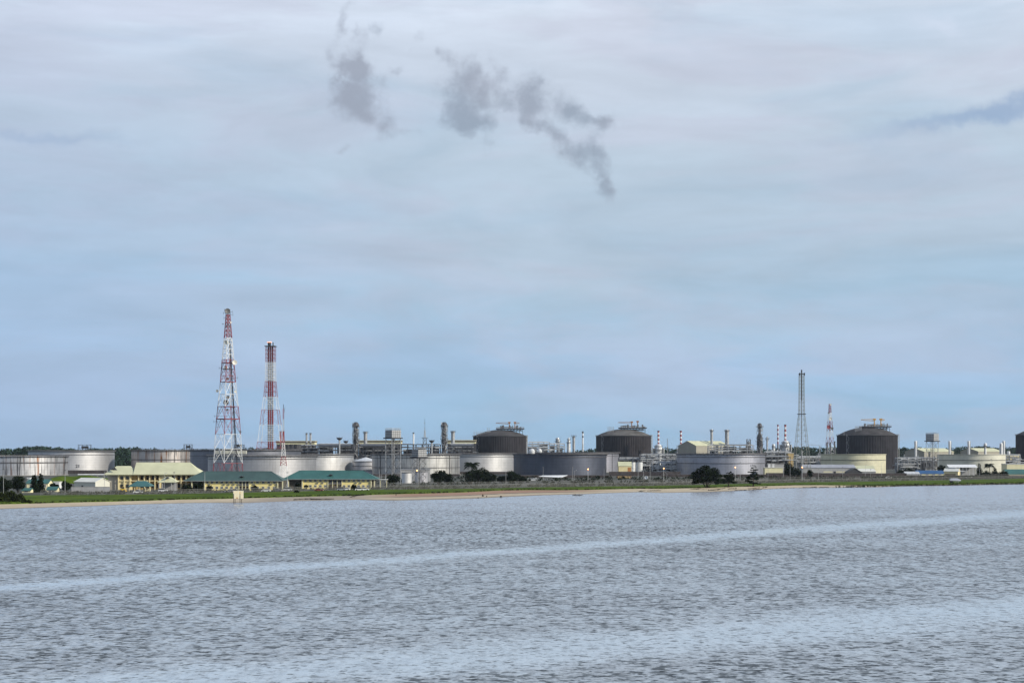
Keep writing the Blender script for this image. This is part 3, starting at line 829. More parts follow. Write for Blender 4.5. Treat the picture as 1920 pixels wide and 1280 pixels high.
def box_building(px0, px1, pyt, D, depth, label, wall, roof=None, cat='building', name='block_building', group=None, base_z=G):
    t = T(name, label, cat, (px0 + px1) / 2, D, group, 0, base_z); x0, x1 = t.x(px0), t.x(px1); zt = t.z(pyt)
    t.add('wall', MB().box(x0, x1, 0, depth, 0, zt - .35), wall)
    t.add('roof', MB().box(x0 - .4, x1 + .4, -.4, depth + .4, zt - .35, zt), roof or wall)
    return t

# ------------------------------------------------------------------ foliage
def leaves(rng, C, Rr, num, size, squash=.8, shell=.45):
    """leaf blades scattered through a set of clumps: centres C (n,3), radii Rr (n)"""
    C = np.asarray(C, float); Rr = np.asarray(Rr, float)
    w = Rr ** 2; idx = rng.choice(len(C), num, p=w / w.sum())
    d = rng.normal(size=(num, 3)); d /= np.linalg.norm(d, axis=1)[:, None]
    rad = (shell + (1 - shell) * rng.random(num)) * Rr[idx]
    p = C[idx] + d * rad[:, None] * np.array([1, 1, squash])
    a = rng.normal(size=(num, 3)); a /= np.linalg.norm(a, axis=1)[:, None]
    b = np.cross(a, rng.normal(size=(num, 3))); b /= np.linalg.norm(b, axis=1)[:, None]
    s = size * (.6 + .8 * rng.random(num))[:, None]
    V = np.stack([p - a * s, p + b * s * .55, p + a * s, p - b * s * .55], 1).reshape(-1, 3)
    return V
def leaf_mesh(name, V, mt):
    n = len(V) // 4; me = bpy.data.meshes.new(name)
    me.vertices.add(len(V)); me.vertices.foreach_set('co', V.astype(np.float32).ravel())
    me.loops.add(4 * n); me.loops.foreach_set('vertex_index', np.arange(4 * n, dtype=np.int32))
    me.polygons.add(n); me.polygons.foreach_set('loop_start', np.arange(0, 4 * n, 4, dtype=np.int32)); me.polygons.foreach_set('loop_total', np.full(n, 4, dtype=np.int32))
    me.materials.append(mt); me.update(); me.validate()
    return me
def tree(px, D, pytop, w, label, seed, kind='round', pybase=None, group=None, mt=None, trunk_h=.25, num=2600, name='leafy_tree', cat='tree', z=G, leaf=.34):
    t = T(name, label, cat, px, D, group, 0, z); rng = np.random.default_rng(seed)
    H = t.z(pytop); R_ = w / 2 * t.k; C = []; Rr = []; mt = mt or LEAF2; mb = MB()
    if kind == 'round':
        zc = H * (trunk_h + 1) / 2; hz_ = H * (1 - trunk_h) / 2
        for i in range(26):
            d = rng.normal(size=3); d /= np.linalg.norm(d); q = rng.random() ** .4 * .72
            C.append((d[0] * q * R_, d[1] * q * R_, zc + d[2] * q * hz_)); Rr.append(min(R_, hz_) * rng.uniform(.30, .48))
        mb.bar((0, 0, -.2), (0, 0, H * trunk_h * 1.5), .3, 6, .2)
        for i in range(5):
            mb.bar((0, 0, H * trunk_h), tuple(np.array(C[i * 3]) * .85), .16, 4, .06)
        sq = .85
    elif kind == 'low':
        for i in range(24):
            x = rng.uniform(-1, 1); y = rng.uniform(-.5, .5); hh = H * (1 - .7 * x * x) * rng.uniform(.55, 1)
            C.append((x * R_ * .85, y * R_ * .7, hh * .55)); Rr.append(max(.4, hh * .42))
        mb.bar((0, 0, -.2), (0, 0, H * .4), .15, 5); sq = 1
    elif kind == 'tier':
        nt = 9
        for k_ in range(nt):
            f = k_ / (nt - 1); zz = H * (trunk_h + (1 - trunk_h) * f * .96); rr = R_ * (.95 if f < .35 else .95 - .62 * (f - .35) / .65) * rng.uniform(.85, 1.05)
            for j in range(9 if f < .7 else 5):
                a = rng.uniform(0, 6.28); q = rr * rng.uniform(.25, .85)
                C.append((q * math.cos(a), q * math.sin(a), zz + rng.uniform(-.3, .3))); Rr.append(rr * rng.uniform(.2, .33))
                if j % 3 == 0: mb.bar((0, 0, zz - H * .06), (q * math.cos(a), q * math.sin(a), zz), .10, 4, .04)
        mb.bar((-.1, 0, -.3), (0, 0, H * .9), .38, 7, .08)
        for sx in (-1, 1): mb.bar((sx * .5, 0, -.3), (0, 0, H * .12), .22, 5)
        sq = .22
    elif kind == 'wide':       # spreading crown on several stems
        for k_ in range(70):
            x = rng.uniform(-1, 1); y = rng.uniform(-.8, .8)
            if x * x + y * y > 1: continue
            top = H * (.98 - .42 * (x * x + y * y) ** .9); zz = rng.uniform(H * .24, top)
            C.append((x * R_ * .9, y * R_ * .9, zz)); Rr.append(R_ * rng.uniform(.20, .32))
        for i in range(5):
            a = i * 1.26; q = R_ * .5
            mb.bar((.5 * math.cos(a), .5 * math.sin(a), -.3), (q * math.cos(a), q * math.sin(a), H * .45), .26, 5, .12)
            mb.bar((q * math.cos(a), q * math.sin(a), H * .45), (R_ * .75 * math.cos(a + .5), R_ * .7 * math.sin(a + .5), H * .62), .12, 4, .05)
        mb.bar((0, 0, -.3), (0, 0, H * .7), .4, 6, .15); sq = .6
    elif kind == 'conifer':
        for k_ in range(16):
            f = k_ / 15; C.append((rng.uniform(-.2, .2) * R_, rng.uniform(-.2, .2) * R_, H * (.12 + .85 * f))); Rr.append(R_ * (1.0 - .75 * f) * rng.uniform(.7, 1.1) + .3)
        mb.bar((0, 0, -.2), (0, 0, H * .9), .2, 5, .05); sq = .8
    t.add('trunk', mb, BARK)
    link('crown', leaf_mesh('crown', leaves(rng, C, Rr, num, leaf, sq), mt), t.o)
    return t
def palm(px, D, pytop, w, label, seed, z=G):
    t = T('palm_tree', label, 'palm tree', px, D, None, 0, z); rng = random.Random(seed); H = t.z(pytop); R_ = w / 2 * t.k; zc = H * .78
    t.add('trunk', MB().bar((0, 0, -.2), (.2, 0, zc), .26, 7, .2), BARK)
    for i in range(38):
        a = rng.uniform(0, 6.283); up = rng.uniform(-.2, 1.1); L = R_ * rng.uniform(.8, 1.1); mb = MB(); p = Vector((.2, 0, zc)); q = 7
        pts = []
        for j in range(q + 1):
            f = j / q; rr = L * f * (1 - .15 * max(up, 0)); pts.append(Vector((.2 + rr * math.cos(a), rr * math.sin(a), zc + up * L * .62 * f * (1.25 - .55 * f) - L * .55 * f * f * (1 - .45 * max(up, 0)))))
        for j in range(q):
            mb.bar(pts[j], pts[j + 1], .05, 3)
            d = (pts[j + 1] - pts[j]).normalized(); s = d.cross(Vector((0, 0, 1)))
            if s.length < .1: s = Vector((1, 0, 0))
            s.normalize(); ll = L * .32 * (1 - .5 * abs(j / q - .4))
            for u in (0, .33, .66):
                P0 = pts[j].lerp(pts[j + 1], u)
                for sg in (-1, 1):
                    tip = P0 + s * sg * ll + d * ll * .6 - Vector((0, 0, ll * .55)); mb.add([P0 - d * .1, P0 + d * .12, tip], [(0, 1, 2)])
        t.add('frond', mb, LEAF2)
    return t

# ------------------------------------------------------------------ small things
def pole(px, D, pytop, label, lit=False, arm=0, group='lamp posts of the plant', r=.13, z=G, name='lamp_post', twin=False, cat='lamp post'):
    t = T(name, label, cat, px, D, group, 0, z); H = t.z(pytop)
    t.add('post', MB().bar((0, 0, -.1), (0, 0, H), r, 6, r * .6), STEEL if not lit else PALE)
    if lit:
        t.add('lamp', MB().sphere(0, -.3, H + .1, .42, 8), LAMP_ON)
        t.add('lamp_bracket', MB().box(-.6, .6, -.25, .25, H - .55, H - .38), DARK)
    elif arm:
        mb = MB().bar((0, 0, H - .1), (arm, 0, H + .2), .08, 4); t.add('arm', mb, STEEL)
        t.add('lamp_head', MB().box(min(arm, arm * 1.5), max(arm, arm * 1.5), -.2, .2, H + .1, H + .32), PALE)
    else:
        t.add('lamp_head', MB().box(-.45, .45, -.25, .25, H, H + .3), MID)
    return t
def car(px, D, label, paint, rz=0, kind='saloon', z=G, L=4.4):
    t = T('parked_car', label, 'car' if kind != 'van' else 'van', px, D, 'cars parked along the fence', rz, z); h = 1.5 if kind == 'saloon' else 1.9
    if kind == 'pickup': cab = [(-.9, .75), (-.75, 1.25), (-.35, 1.75), (.45, 1.75), (.95, 1.0), (.95, .75)]
    elif kind == 'van': cab = [(-2.15, .75), (-2.1, 1.95), (1.2, 1.95), (1.75, 1.1), (1.9, .75)]
    elif kind == 'suv': cab = [(-2.1, .85), (-1.95, 1.7), (.4, 1.75), (1.1, 1.05), (1.1, .85)]
    else: cab = [(-1.7, .85), (-1.1, 1.42), (.25, 1.45), (1.05, .92), (1.05, .85)]
    s = L / 4.4
    body = [(-2.2, .35), (2.2, .35), (2.2, .72), (1.9, .88), (1.0, .95), (-2.1, .95), (-2.2, .8)]
    t.add('body', MB().prism([(x * s, zz) for x, zz in body], -.88, .88), paint)
    t.add('cabin', MB().prism([(x * s, zz + .05) for x, zz in cab], -.78, .78), GLASS)
    t.add('roof', MB().box((min(c_[0] for c_ in cab) * .62) * s, .4 * s, -.76, .76, max(c_[1] for c_ in cab) + .04, max(c_[1] for c_ in cab) + .12), paint)
    me = MB()
    n = 12; vs = [(.34 * math.cos(2 * math.pi * i / n), yy, .34 * math.sin(2 * math.pi * i / n)) for yy in (-.12, .12) for i in range(n)]
    me.add(vs, [(i, (i + 1) % n, n + (i + 1) % n, n + i) for i in range(n)] + [tuple(range(n)), tuple(range(2 * n - 1, n - 1, -1))])
    me = me.mesh('wheel', TYRE)
    for x in (-1.35 * s, 1.4 * s):
        for y in (-.82, .82): t.inst('wheel', me, (x, y, .34))
    ml = MB().box(-.06, .06, -.18, .18, -.1, .1).mesh('headlight', WHITE)
    for y in (-.6, .6): t.inst('headlight', ml, (2.2 * s, y, .66))
    return t
# ================================================================== STORAGE TANKS
AL = (.40, .40, .41)
t = big_tank(-53, 123, 852, 1243, (.50, .50, .51), 'pale storage tank streaked dark and rusty, cut by the left edge of the photo', 1, streak=.9, rust=.9, rings=((.62, .9),), stair=(-.16, -.02))
t2 = big_tank(57, 212, 843, 1450, (.46, .46, .47), 'clean silver storage tank with a number painted on it, behind the streaked leftmost tank', 2, streak=.10, rings=((.78, .3),))
gauge_platform(t2, 158, 834, 6)
# number on the second tank
def tank_text(t, txt, px, py, size, rr):
    c_ = bpy.data.curves.new('number', 'FONT'); c_.body = txt; c_.size = size; c_.align_x = 'CENTER'; c_.extrude = .12; c_.offset = .07
    o = bpy.data.objects.new('number', c_); bpy.context.view_layer.update()
    COL.objects.link(o); bpy.context.view_layer.update()
    me = bpy.data.meshes.new_from_object(o.evaluated_get(bpy.context.evaluated_depsgraph_get())); bpy.data.objects.remove(o); me.name = 'painted_number'
    me.materials.clear(); me.materials.append(DARK)
    x = t.xs(px, rr + .3); a = math.asin(x / (rr + .3)); o = link('painted_number', me, t.o, (x, -(rr + .3) * math.cos(a), t.z(py)))
    o.rotation_euler = (math.pi / 2, 0, a)
tank_text(t2, '21', 146, 875.3, 4.3, t2.r)
t3 = big_tank(248, 360, 842, 1450, (.44, .41, .39), 'small storage tank with wide rust stains behind the long pale yellow roof', 3, streak=.85, rust=1.0, rings=((.55, .8),), stair=(-.16, -.02))
gauge_platform(t3, 352, 833, 4)
t4 = big_tank(359, 563, 841, 1262, (.17, .18, .21), 'blue grey storage tank standing behind the tall red and white lattice mast', 4, streak=.15, rings=((.72, .3),))
gauge_platform(t4, 448, 834, 4)
t5 = big_tank(392, 592, 851, 1120, AL, 'widest silver storage tank, behind the two green roofed buildings', 5, streak=.15, rings=((.80, .4),))
t6 = big_tank(510, 663, 849, 1345, (.52, .52, .52), 'bright silver storage tank right of the widest tank, behind the flared roof ridge', 6, streak=.2, rings=((.82, .4),))
t8 = big_tank(698, 862, 849, 1270, (.46, .46, .45), 'streaked storage tank behind the two elevated water tanks', 8, streak=.55, rust=.12, rings=((.78, .4), (.34, .4)), band=(713, 843))
t9 = big_tank(813, 967, 848, 1400, (.47, .47, .475), 'silver storage tank behind the palm tree', 9, streak=.12, rings=((.80, .4),))
t11 = big_tank(1006, 1160, 846.5, 1450, (.33, .33, .37), 'light grey storage tank with a dark seam, half hidden by the darker tank', 11, streak=.08, rings=((.8, .3),), band=(1148,))
t10 = big_tank(963, 1137, 848, 1225, (.085, .095, .125), 'dark blue grey storage tank between the palm tree and the tall dark gas tank', 10, streak=.25, rings=((.80, .4),))
t12 = big_tank(1270, 1433, 848, 1280, (.33, .34, .39), 'grey storage tank behind the three shore trees', 12, streak=.15, rings=((.80, .4), (.52, .4)))
t13 = big_tank(1540, 1659, 850, 1290, (.50, .48, .34), 'cream storage tank in front of the right hand dark gas tank', 13, top='curb', streak=.06, rings=((.70, .3),), metal=.0, rough=.6, group='cream storage tanks')
t14 = big_tank(1760, 1882, 850.5, 1300, (.52, .51, .42), 'cream storage tank right of the elevated water tank on the right', 14, top='curb', streak=.06, rings=((.70, .3),), metal=.0, rough=.6, group='cream storage tanks')
# small cone roofed tank between t6 and t8
t = T('cone_roof_tank', 'small banded silver tank with low cone roof between two big storage tanks', 'storage tank', 686, 1330)
r = 25 * t.k; h = t.z(864)
t.add('shell', MB().lathe([(r, 0), (r, h)], 48, cap=False), mat('banded_shell', (.42, .42, .44), .4, .3, .1, .2, streak=.15, course=.2), smooth=True)
t.add('roof', MB().lathe([(r + .2, h), (.05, t.z(856.5))], 48, cap=False), PALE)
for py in (865, 873, 881): t.add('band', MB().ring(r, r + .35, t.z(py) - .3, t.z(py) + .3, 48), MID)

# ================================================================== GAS TANKS
lng_tank(887.5, 988, 817.5, 805.5, 1905, 'left hand dark domed gas tank with two orange roof cranes', 21, (.031, .029, .033), (930, 983, 803), [(955, 793, 930), (965.5, 793, 974)],
         [(892, 808, 2, 3.2), (899, 809, 2, 2.5), (916, 802, 2, 2.2), (911, 808, 6, 2.4)])
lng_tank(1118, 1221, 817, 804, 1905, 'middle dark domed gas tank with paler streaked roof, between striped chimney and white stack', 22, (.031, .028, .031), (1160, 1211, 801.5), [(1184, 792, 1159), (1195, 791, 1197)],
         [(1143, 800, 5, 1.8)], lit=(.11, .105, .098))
lng_tank(1571, 1681, 816, 800.5, 1745, 'right hand dark domed gas tank, the tallest, behind the cream storage tank', 23, (.030, .029, .034), (1614, 1666, 799), [(1638, 787, 1613), (1650, 787, 1657)],
         [(1602, 799, 6, 1.5), (1575.5, 809, 1, 1)])
lng_tank(1908, 2018, 815, 800, 1745, 'dark gas tank cut by the right edge of the photo', 24, (.036, .030, .034), (1950, 2002, 799), [(1974, 787, 1950)], [(1911, 807, 1, 1)])

# ================================================================== TALL MASTS
def segs(k_, lst, cx=None): return lst
# microwave mast
t = T('lattice_mast', 'tallest red and white lattice mast with round dishes, behind the green roofs', 'lattice mast', 427.5, 900)
Z = t.z; k = t.k; q = 1 / math.cos(math.radians(3)) ; hw = lambda px: px * k / math.sqrt(2)
S_ = [(0, hw(29.5), Z(868), hw(27.3), RED, 1), (Z(868), hw(27.3), Z(841), hw(25.6), WHITE, 1), (Z(841), hw(25.6), Z(814), hw(24), WHITE, 1), (Z(814), hw(24), Z(786), hw(22), RED, 1), (Z(786), hw(22), Z(762), hw(19.5), RED, 1),
      (Z(762), hw(19.5), Z(739), hw(17), WHITE, 1), (Z(739), hw(17), Z(716), hw(14.8), WHITE, 1), (Z(716), hw(14.8), Z(692), hw(12.8), RED, 2), (Z(692), hw(12.8), Z(674), hw(11.3), RED, 1),
      (Z(674), hw(11.3), Z(634), hw(7.6), WHITE, 4), (Z(634), hw(7.6), Z(610), hw(5.6), RED, 3), (Z(610), hw(5.6), Z(590), hw(4), RED, 3), (Z(590), hw(4), Z(580), hw(3.6), DARK, 1)]
lattice_k(t, S_, math.radians(41), .23, .12)
for py, w, mt in ((680, 12.5, DRED), (785, 22.5, DRED), (716, 15, DRED), (762, 20, DRED), (692, 13.3, DARK), (610, 6, DARK)):
    s = w * k / math.sqrt(2) * 1.03
    o = t.add('platform', MB().box(-s, s, -s, s, Z(py) - .16, Z(py) + .16), mt); o.rotation_euler = (0, 0, math.radians(41))
mb = MB()
for sx in (-.45, .45): mb.bar((4.6 + sx, -1, 0), (1.0 + sx, -.3, Z(600)), .14, 4)
for i in range(60): f = i / 60; mb.bar((4.6 - 3.6 * f - .45, -1 + .7 * f, Z(600) * f), (4.6 - 3.6 * f + .45, -1 + .7 * f, Z(600) * f), .06, 3)
t.add('ladder', mb, STEEL)
mb = MB()
for sx in (0, .5, 1.0): mb.bar((7.2 - sx, -1.5, 0), (1.3 - sx * .2, -.6, Z(640)), .16, 4)
t.add('cable_tray', mb, DARK)
for (px, py, rp, mt) in ((428.3, 584, 5.0, DISHD), (425.7, 642.5, 3.8, DISHM), (441.8, 680, 4.6, DISHM), (424.8, 689, 3.4, DISHM), (428.3, 710.5, 2.8, DISHD), (425.5, 754.5, 5.2, DISHD), (429, 745, 3.3, DISHD),
                         (428, 768.2, 2.2, DISHD), (443, 734.5, 2.2, DISHM), (409, 733, 2.6, DISHM), (434.6, 605, 1.5, DISHM), (452, 809.5, 2.0, DISHD), (419.6, 608, 1.1, DISHD)):
    w_ = abs(px - 427.5) * k
    dish(t, (px - 427.5) * k, -2.5 - rp * k * .4, Z(py), rp * k, mt, -math.pi / 2 + (0.35 if px > 427 else -.35))
mb = MB()
for (px, py) in ((419, 587), (420, 596), (437, 590), (421, 581), (436, 585), (411, 690), (446, 708), (402, 780), (401, 790)):
    mb.bar((0, -.5, Z(py)), ((px - 427.5) * k, -.5, Z(py)), .09, 3); mb.bar(((px - 427.5) * k, -.5, Z(py) - .8), ((px - 427.5) * k, -.5, Z(py) + .8), .09, 3)
t.add('whip_antennas', mb, DARK)
mb = MB()      # pale equipment cabin deck at the foot
mb.box((400 - 427.5) * k, (458 - 427.5) * k, 6, 9, Z(850.5), Z(844.5)); t.add('equipment_cabin', mb, mat('grey_cabin', (.42, .42, .36), .7))

# flare stack in a frame
t = T('flare_stack', 'red and white flare stack in a lattice frame with a small flame on top', 'flare stack', 507.5, 1560)
Z = t.z; k = t.k
S_ = [(0, 32 * k, Z(840), 22.5 * k, RED, 3), (Z(840), 22.5 * k, Z(828), 20.8 * k, RED, 1), (Z(828), 20.8 * k, Z(796), 17.2 * k, WHITE, 1), (Z(796), 17.2 * k, Z(768), 14.2 * k, RED, 1), (Z(768), 14.2 * k, Z(744), 11.2 * k, WHITE, 1),
      (Z(744), 11.2 * k, Z(715), 8.9 * k, RED, 3), (Z(715), 8.9 * k, Z(679), 8.2 * k, WHITE, 5), (Z(679), 8.2 * k, Z(649), 8.3 * k, RED, 4)]
lattice(t, S_, 0, .22, .12)
mats_ = [RED, WHITE, RED, WHITE, RED, WHITE, RED]; cut = [849, 828, 796, 768, 744, 715, 679, 649]
for xo, rr in ((-2.4, .95), (-.1, .85), (2.2, .95)):
    for i in range(7):
        mt_ = {0: DRED, 1: STEEL, 2: RED, 3: STEEL, 4: DRED, 5: STEEL, 6: mat('sooty_red_paint', (.10, .025, .03), .8)}[i]
        t.add('riser_pipe', MB().cyl(xo * .95, 0, max(0, Z(cut[i])), Z(cut[i + 1]), rr, 10), mt_)
    t.add('riser_pipe', MB().cyl(xo * .95, 0, 0, Z(849), rr, 10), MID)
mb = MB()
for i in range(46):
    z = Z(845) + (Z(650) - Z(845)) * i / 46; mb.box(-3.5, 3.4, -1.3, -1.05, z, z + .3)
t.add('pipe_clamps', mb, DARK)
t.add('burner_tip', MB().cyl(-1.4, 0, Z(649), Z(642), 1.6, 12, 1.9), SHADE)
t.add('burner_tip', MB().cyl(2.6, 0, Z(649), Z(642), .6, 10), SHADE)
t.add('platform', MB().box(-6, 6, -5.5, 5.5, Z(649.6), Z(648.6)), DARK)
mb = MB()
rnd = random.Random(3)
for i in range(9):
    x = -3.5 + i * .5; mb.lathe([(.4, Z(642) - .2), (.5, Z(642) + .2), (.25, Z(641.2)), (.03, Z(640.6) + rnd.uniform(-.3, .6))], 7, x, rnd.uniform(-.5, .5))
t.add('flame', mb, FLAME)

GWHITE = mat('dull_white_paint', (.42, .42, .42), .7)
# slim mast in front of the wide tank
t = T('lattice_mast', 'slender red and white lattice mast standing just right of the flare stack', 'lattice mast', 531.5, 800)
Z = t.z; k = t.k
lattice(t, [(0, 9 * k, Z(873), 6 * k, WHITE, 2), (Z(873), 6 * k, Z(855), 3.6 * k, DRED, 3), (Z(855), 3.6 * k, Z(830), 2.0 * k, WHITE, 4), (Z(830), 1.8 * k, Z(808), 1.4 * k, DRED, 5),
            (Z(808), 1.2 * k, Z(786), 1.0 * k, GWHITE, 4), (Z(786), 1.0 * k, Z(766), .9 * k, DRED, 4)], .1, .09, .05)
t.add('antenna', MB().bar((0, 0, Z(766)), (0, 0, Z(758)), .16, 5), DARK)
t.add('whip_antenna', MB().bar((.5, 0, Z(772)), (.9, 0, Z(763)), .09, 3), DARK)

# paired red stacks by the flare
for px, lab in ((526, 'left short red stack just right of the flare stack foot'), (531.5, 'right short red stack just right of the flare stack foot')):
    chimney(px, 1600, 3.6, [(808, 829, DRED), (829, 845, MID)], lab, 'short red stacks beside the flare')

# grey flare mast on the right
t = T('flare_mast', 'tall grey lattice flare mast with a dark central pipe', 'lattice mast', 1503, 1150)
Z = t.z; k = t.k
GL = mat('grey_lattice', (.26, .27, .24), .7, .1, .2, .5)
lattice(t, [(0, 15.5 * k, Z(838), 11.0 * k, GL, 3), (Z(838), 11 * k, Z(806), 8.2 * k, GL, 3), (Z(806), 8.2 * k, Z(776), 5 * k, GL, 3), (Z(776), 5 * k, Z(740), 4.5 * k, GL, 5), (Z(740), 4.5 * k, Z(700), 4.3 * k, GL, 6)], 0, .15, .085)
t.add('central_pipe', MB().bar((0, 0, 0), (0, 0, Z(750)), .30, 8), MID)
t.add('central_pipe', MB().bar((0, 0, Z(750)), (0, 0, Z(693)), .55, 8), DARK)
t.add('platform', MB().box(-7 * k, 7 * k, -7 * k, 7 * k, Z(776.5), Z(775.3)), DARK)
mb = MB()
for sx in (-1, 1):
    mb.bar((sx * 4.4 * k, -4.4 * k, Z(704)), (sx * 4.4 * k, -4.4 * k, Z(699)), .5, 5)
t.add('platform', MB().box(-5 * k, 5 * k, -5 * k, 5 * k, Z(701), Z(700.4)), DARK); t.add('floodlight', mb, DARK)

# red white mast right
t = T('lattice_mast', 'shorter red and white lattice mast left of the right hand dark gas tank', 'lattice mast', 1556, 1900)
Z = t.z; k = t.k
lattice(t, [(0, 8.5 * k, Z(835), 5.4 * k, WHITE, 3), (Z(835), 5.4 * k, Z(820), 4.6 * k, DRED, 1), (Z(820), 4.6 * k, Z(808), 4.0 * k, WHITE, 1), (Z(808), 4.0 * k, Z(790), 3.3 * k, DRED, 2), (Z(790), 3.1 * k, Z(774), 2.2 * k, WHITE, 2), (Z(774), 2.0 * k, Z(757), 1.3 * k, DRED, 3)], .5, .28, .18)
for (px, py, rp, mt) in ((1553, 800.5, 3.6, DRED), (1556, 785, 2.6, DISHM), (1552.5, 774, 1.6, DISHD), (1556.5, 758.5, 1.6, DISHM), (1559, 803, 2.6, DISHD)):
    dish(t, (px - 1556) * k, -3.5, Z(py), rp * k, mt)
for px, lab in ((1551, 'left grey stack at the foot of the short red and white mast'), (1557, 'middle grey stack at the foot of the short red and white mast'), (1565, 'right grey stack beside the short red and white mast')):
    chimney(px, 1850, 3.2 if px < 1560 else 3.0, [(829 if px < 1560 else 827, 860, MID)], lab, 'grey stacks by the short mast')
# thin mast
t = T('radio_mast', 'thin radio mast on a dark tower left of the ball topped column', 'radio mast', 796.5, 1500); Z = t.z; k = t.k
lattice(t, [(0, 3.2 * k, Z(822), 3.2 * k, MID, 8), (Z(820), 1.6 * k, Z(806), .9 * k, STEEL, 4)], 0, .22, .12)
t.add('platform', MB().ring(.5, 6 * k, Z(821), Z(820), 12), DARK)
t.add('antenna', MB().bar((0, 0, Z(806)), (0, 0, Z(785)), .17, 4), DARK)
mb = MB()
for py in (793, 802): mb.bar((-.9, 0, Z(py)), (.6, 0, Z(py)), .3, 5)
t.add('antenna_head', mb, STEEL)
t = T('radio_mast', 'thin radio mast between the two striped chimneys beside the middle gas tank', 'radio mast', 1251.5, 1900)
lattice(t, [(0, 1.0 * t.k, t.z(838), .9 * t.k, STEEL, 8), (t.z(838), .8 * t.k, t.z(822), .5 * t.k, STEEL, 5)], 0, .12, .08)
t = T('radio_mast', 'thin tower crane like mast behind the woods right of the grey flare mast', 'radio mast', 1537, 2300); lattice(t, [(0, .8 * t.k, t.z(836), .7 * t.k, STEEL, 8)], 0, .2, .1)
t.add('jib', MB().bar((t.x(1516), 0, t.z(833.5)), (t.x(1541), 0, t.z(834.8)), .35, 4), STEEL)

# ================================================================== STRIPED CHIMNEYS
def striped(px, D, w, top, bot, n, label, base):
    st = (bot - top) / n; chimney(px, D, w, [(top + st * i, top + st * (i + 1), RED if i % 2 == 0 else WHITE) for i in range(n)], label, 'red and white striped chimneys')
striped(1234.5, 1850, 3.6, 807, 833, 7, 'striped chimney nearest the middle dark gas tank', 0)
striped(1276.5, 1850, 3.6, 807, 833, 7, 'striped chimney left of the cream hall with the grey end wall', 0)
striped(1458.5, 1850, 2.7, 795.5, 832, 9, 'thinner of the two striped chimneys left of the grey flare mast', 0)
striped(1472.3, 1800, 3.8, 795.5, 827, 7, 'thicker striped chimney rising from a round furnace top', 0)
def furnace(px, D, top, w, label, seed, pale=True):
    t = T('furnace', label, 'furnace', px, D, 'round furnaces under the striped chimneys'); k = t.k; Z = t.z; r = w / 2 * k
    t.add('casing', MB().lathe([(r * .72, 0), (r * .72, Z(top + 12)), (r * .8, Z(top + 11)), (r * .55, Z(top + 2)), (r * .22, Z(top))], 16), PALE if pale else STEEL)
    mb = MB()
    for py, s in ((top + 11, 1.0), (top + 5, .75)):
        mb.ring(r * s * .7, r * s, Z(py) - .2, Z(py), 16); mb.ring(r * s - .1, r * s, Z(py) + 1.1, Z(py) + 1.3, 16)
        for i in range(16): mb.bar((r * s * math.cos(i * .393), r * s * math.sin(i * .393), Z(py)), (r * s * math.cos(i * .393), r * s * math.sin(i * .393), Z(py) + 1.3), .1, 3)
    t.add('platform', mb, DARK)
    rnd = random.Random(seed); mb = MB()
    for i in range(14):
        a = rnd.uniform(3.3, 6.1); x = r * 1.0 * math.cos(a); y = r * math.sin(a); z = Z(top + rnd.uniform(2, 16)); mb.bar((x, y, z), (x + rnd.uniform(-3, 3), y, z - rnd.uniform(2, 8)), .3, 4)
    t.add('side_pipes', mb, MID)
    for s in (-1, 1): t.add('side_duct', MB().cyl(s * r * .95, -2, 0, Z(top + 8), r * .16, 8), STEEL)
furnace(1234.5, 1845, 832, 20, 'round furnace with pale skirt under the first striped chimney', 1)
furnace(1276.5, 1845, 832, 15, 'narrow furnace under the striped chimney left of the cream hall', 2)
furnace(1472.5, 1795, 825, 21, 'large round furnace left of the grey flare mast', 3)

# ================================================================== COLUMNS, STACKS, VENTS
GS = 'twin stacks on the far hall roof'
for px, lab in ((574.8, 'left one of the twin grey stacks above the far hall'), (582.2, 'right one of the twin grey stacks above the far hall')):
    chimney(px, 1830, 3.6, [(811.5, 815, MID), (815, 829, STEEL)], lab, GS)
BM = mat('column_steel', (.055, .055, .06), .6, .1, .5, .5)
bulb = lambda x: [(860, 9), (824, 9.5), (821, 9), (806, 7.4), (801, 6.5), (799.6, 11), (797, 12.5), (793.5, 10), (791, 5)]
column(667.3, 1620, bulb(0), 'ball topped process column right of the mushroom vents', 'process column', 'ball topped process columns', BM, plats=[(829, 14), (823.5, 15), (800.5, 14), (812, 11), (817, 12), (806, 10)], clutter=90, seed=4)
column(833, 1620, [(a, b) for a, b in bulb(0)], 'ball topped process column left of the left hand gas tank', 'process column', 'ball topped process columns', BM, plats=[(829, 14), (823.5, 15), (799.5, 15), (811, 11), (817, 12), (806, 10)], clutter=90, seed=5)
column(685.3, 1650, [(865, 6.6), (809, 6.6)], 'plain grey stack right of the left ball topped column', 'stack', 'wide capped grey stacks', STEEL, plats=[(810.5, 10)], clutter=6, seed=6, name='capped_stack')
column(849.3, 1650, [(865, 6.8), (808, 6.8)], 'plain grey stack right of the right ball topped column', 'stack', 'wide capped grey stacks', STEEL, plats=[(809.5, 10)], clutter=6, seed=7, name='capped_stack')
def vent(px, D, top, w, pybot, label):
    t = T('mushroom_vent', label, 'vent', px, D, 'mushroom shaped vents'); k = t.k; Z = t.z
    t.add('pipe', MB().cyl(0, 0, 0, Z(top + 3), 1.6 * k, 8), STEEL)
    t.add('cap', MB().lathe([(1.6 * k, Z(top + 5)), (w * .5 * k, Z(top + 2)), (w * .5 * k, Z(top + 1)), (w * .3 * k, Z(top))], 14), DARK)
    mb = MB()
    for i in range(8):
        a = i * .785; mb.bar((w * .48 * k * math.cos(a), w * .48 * k * math.sin(a), Z(top + 1)), (w * .55 * k * math.cos(a), w * .55 * k * math.sin(a), Z(top - 1)), .12, 3)
    t.add('lugs', mb, DARK)
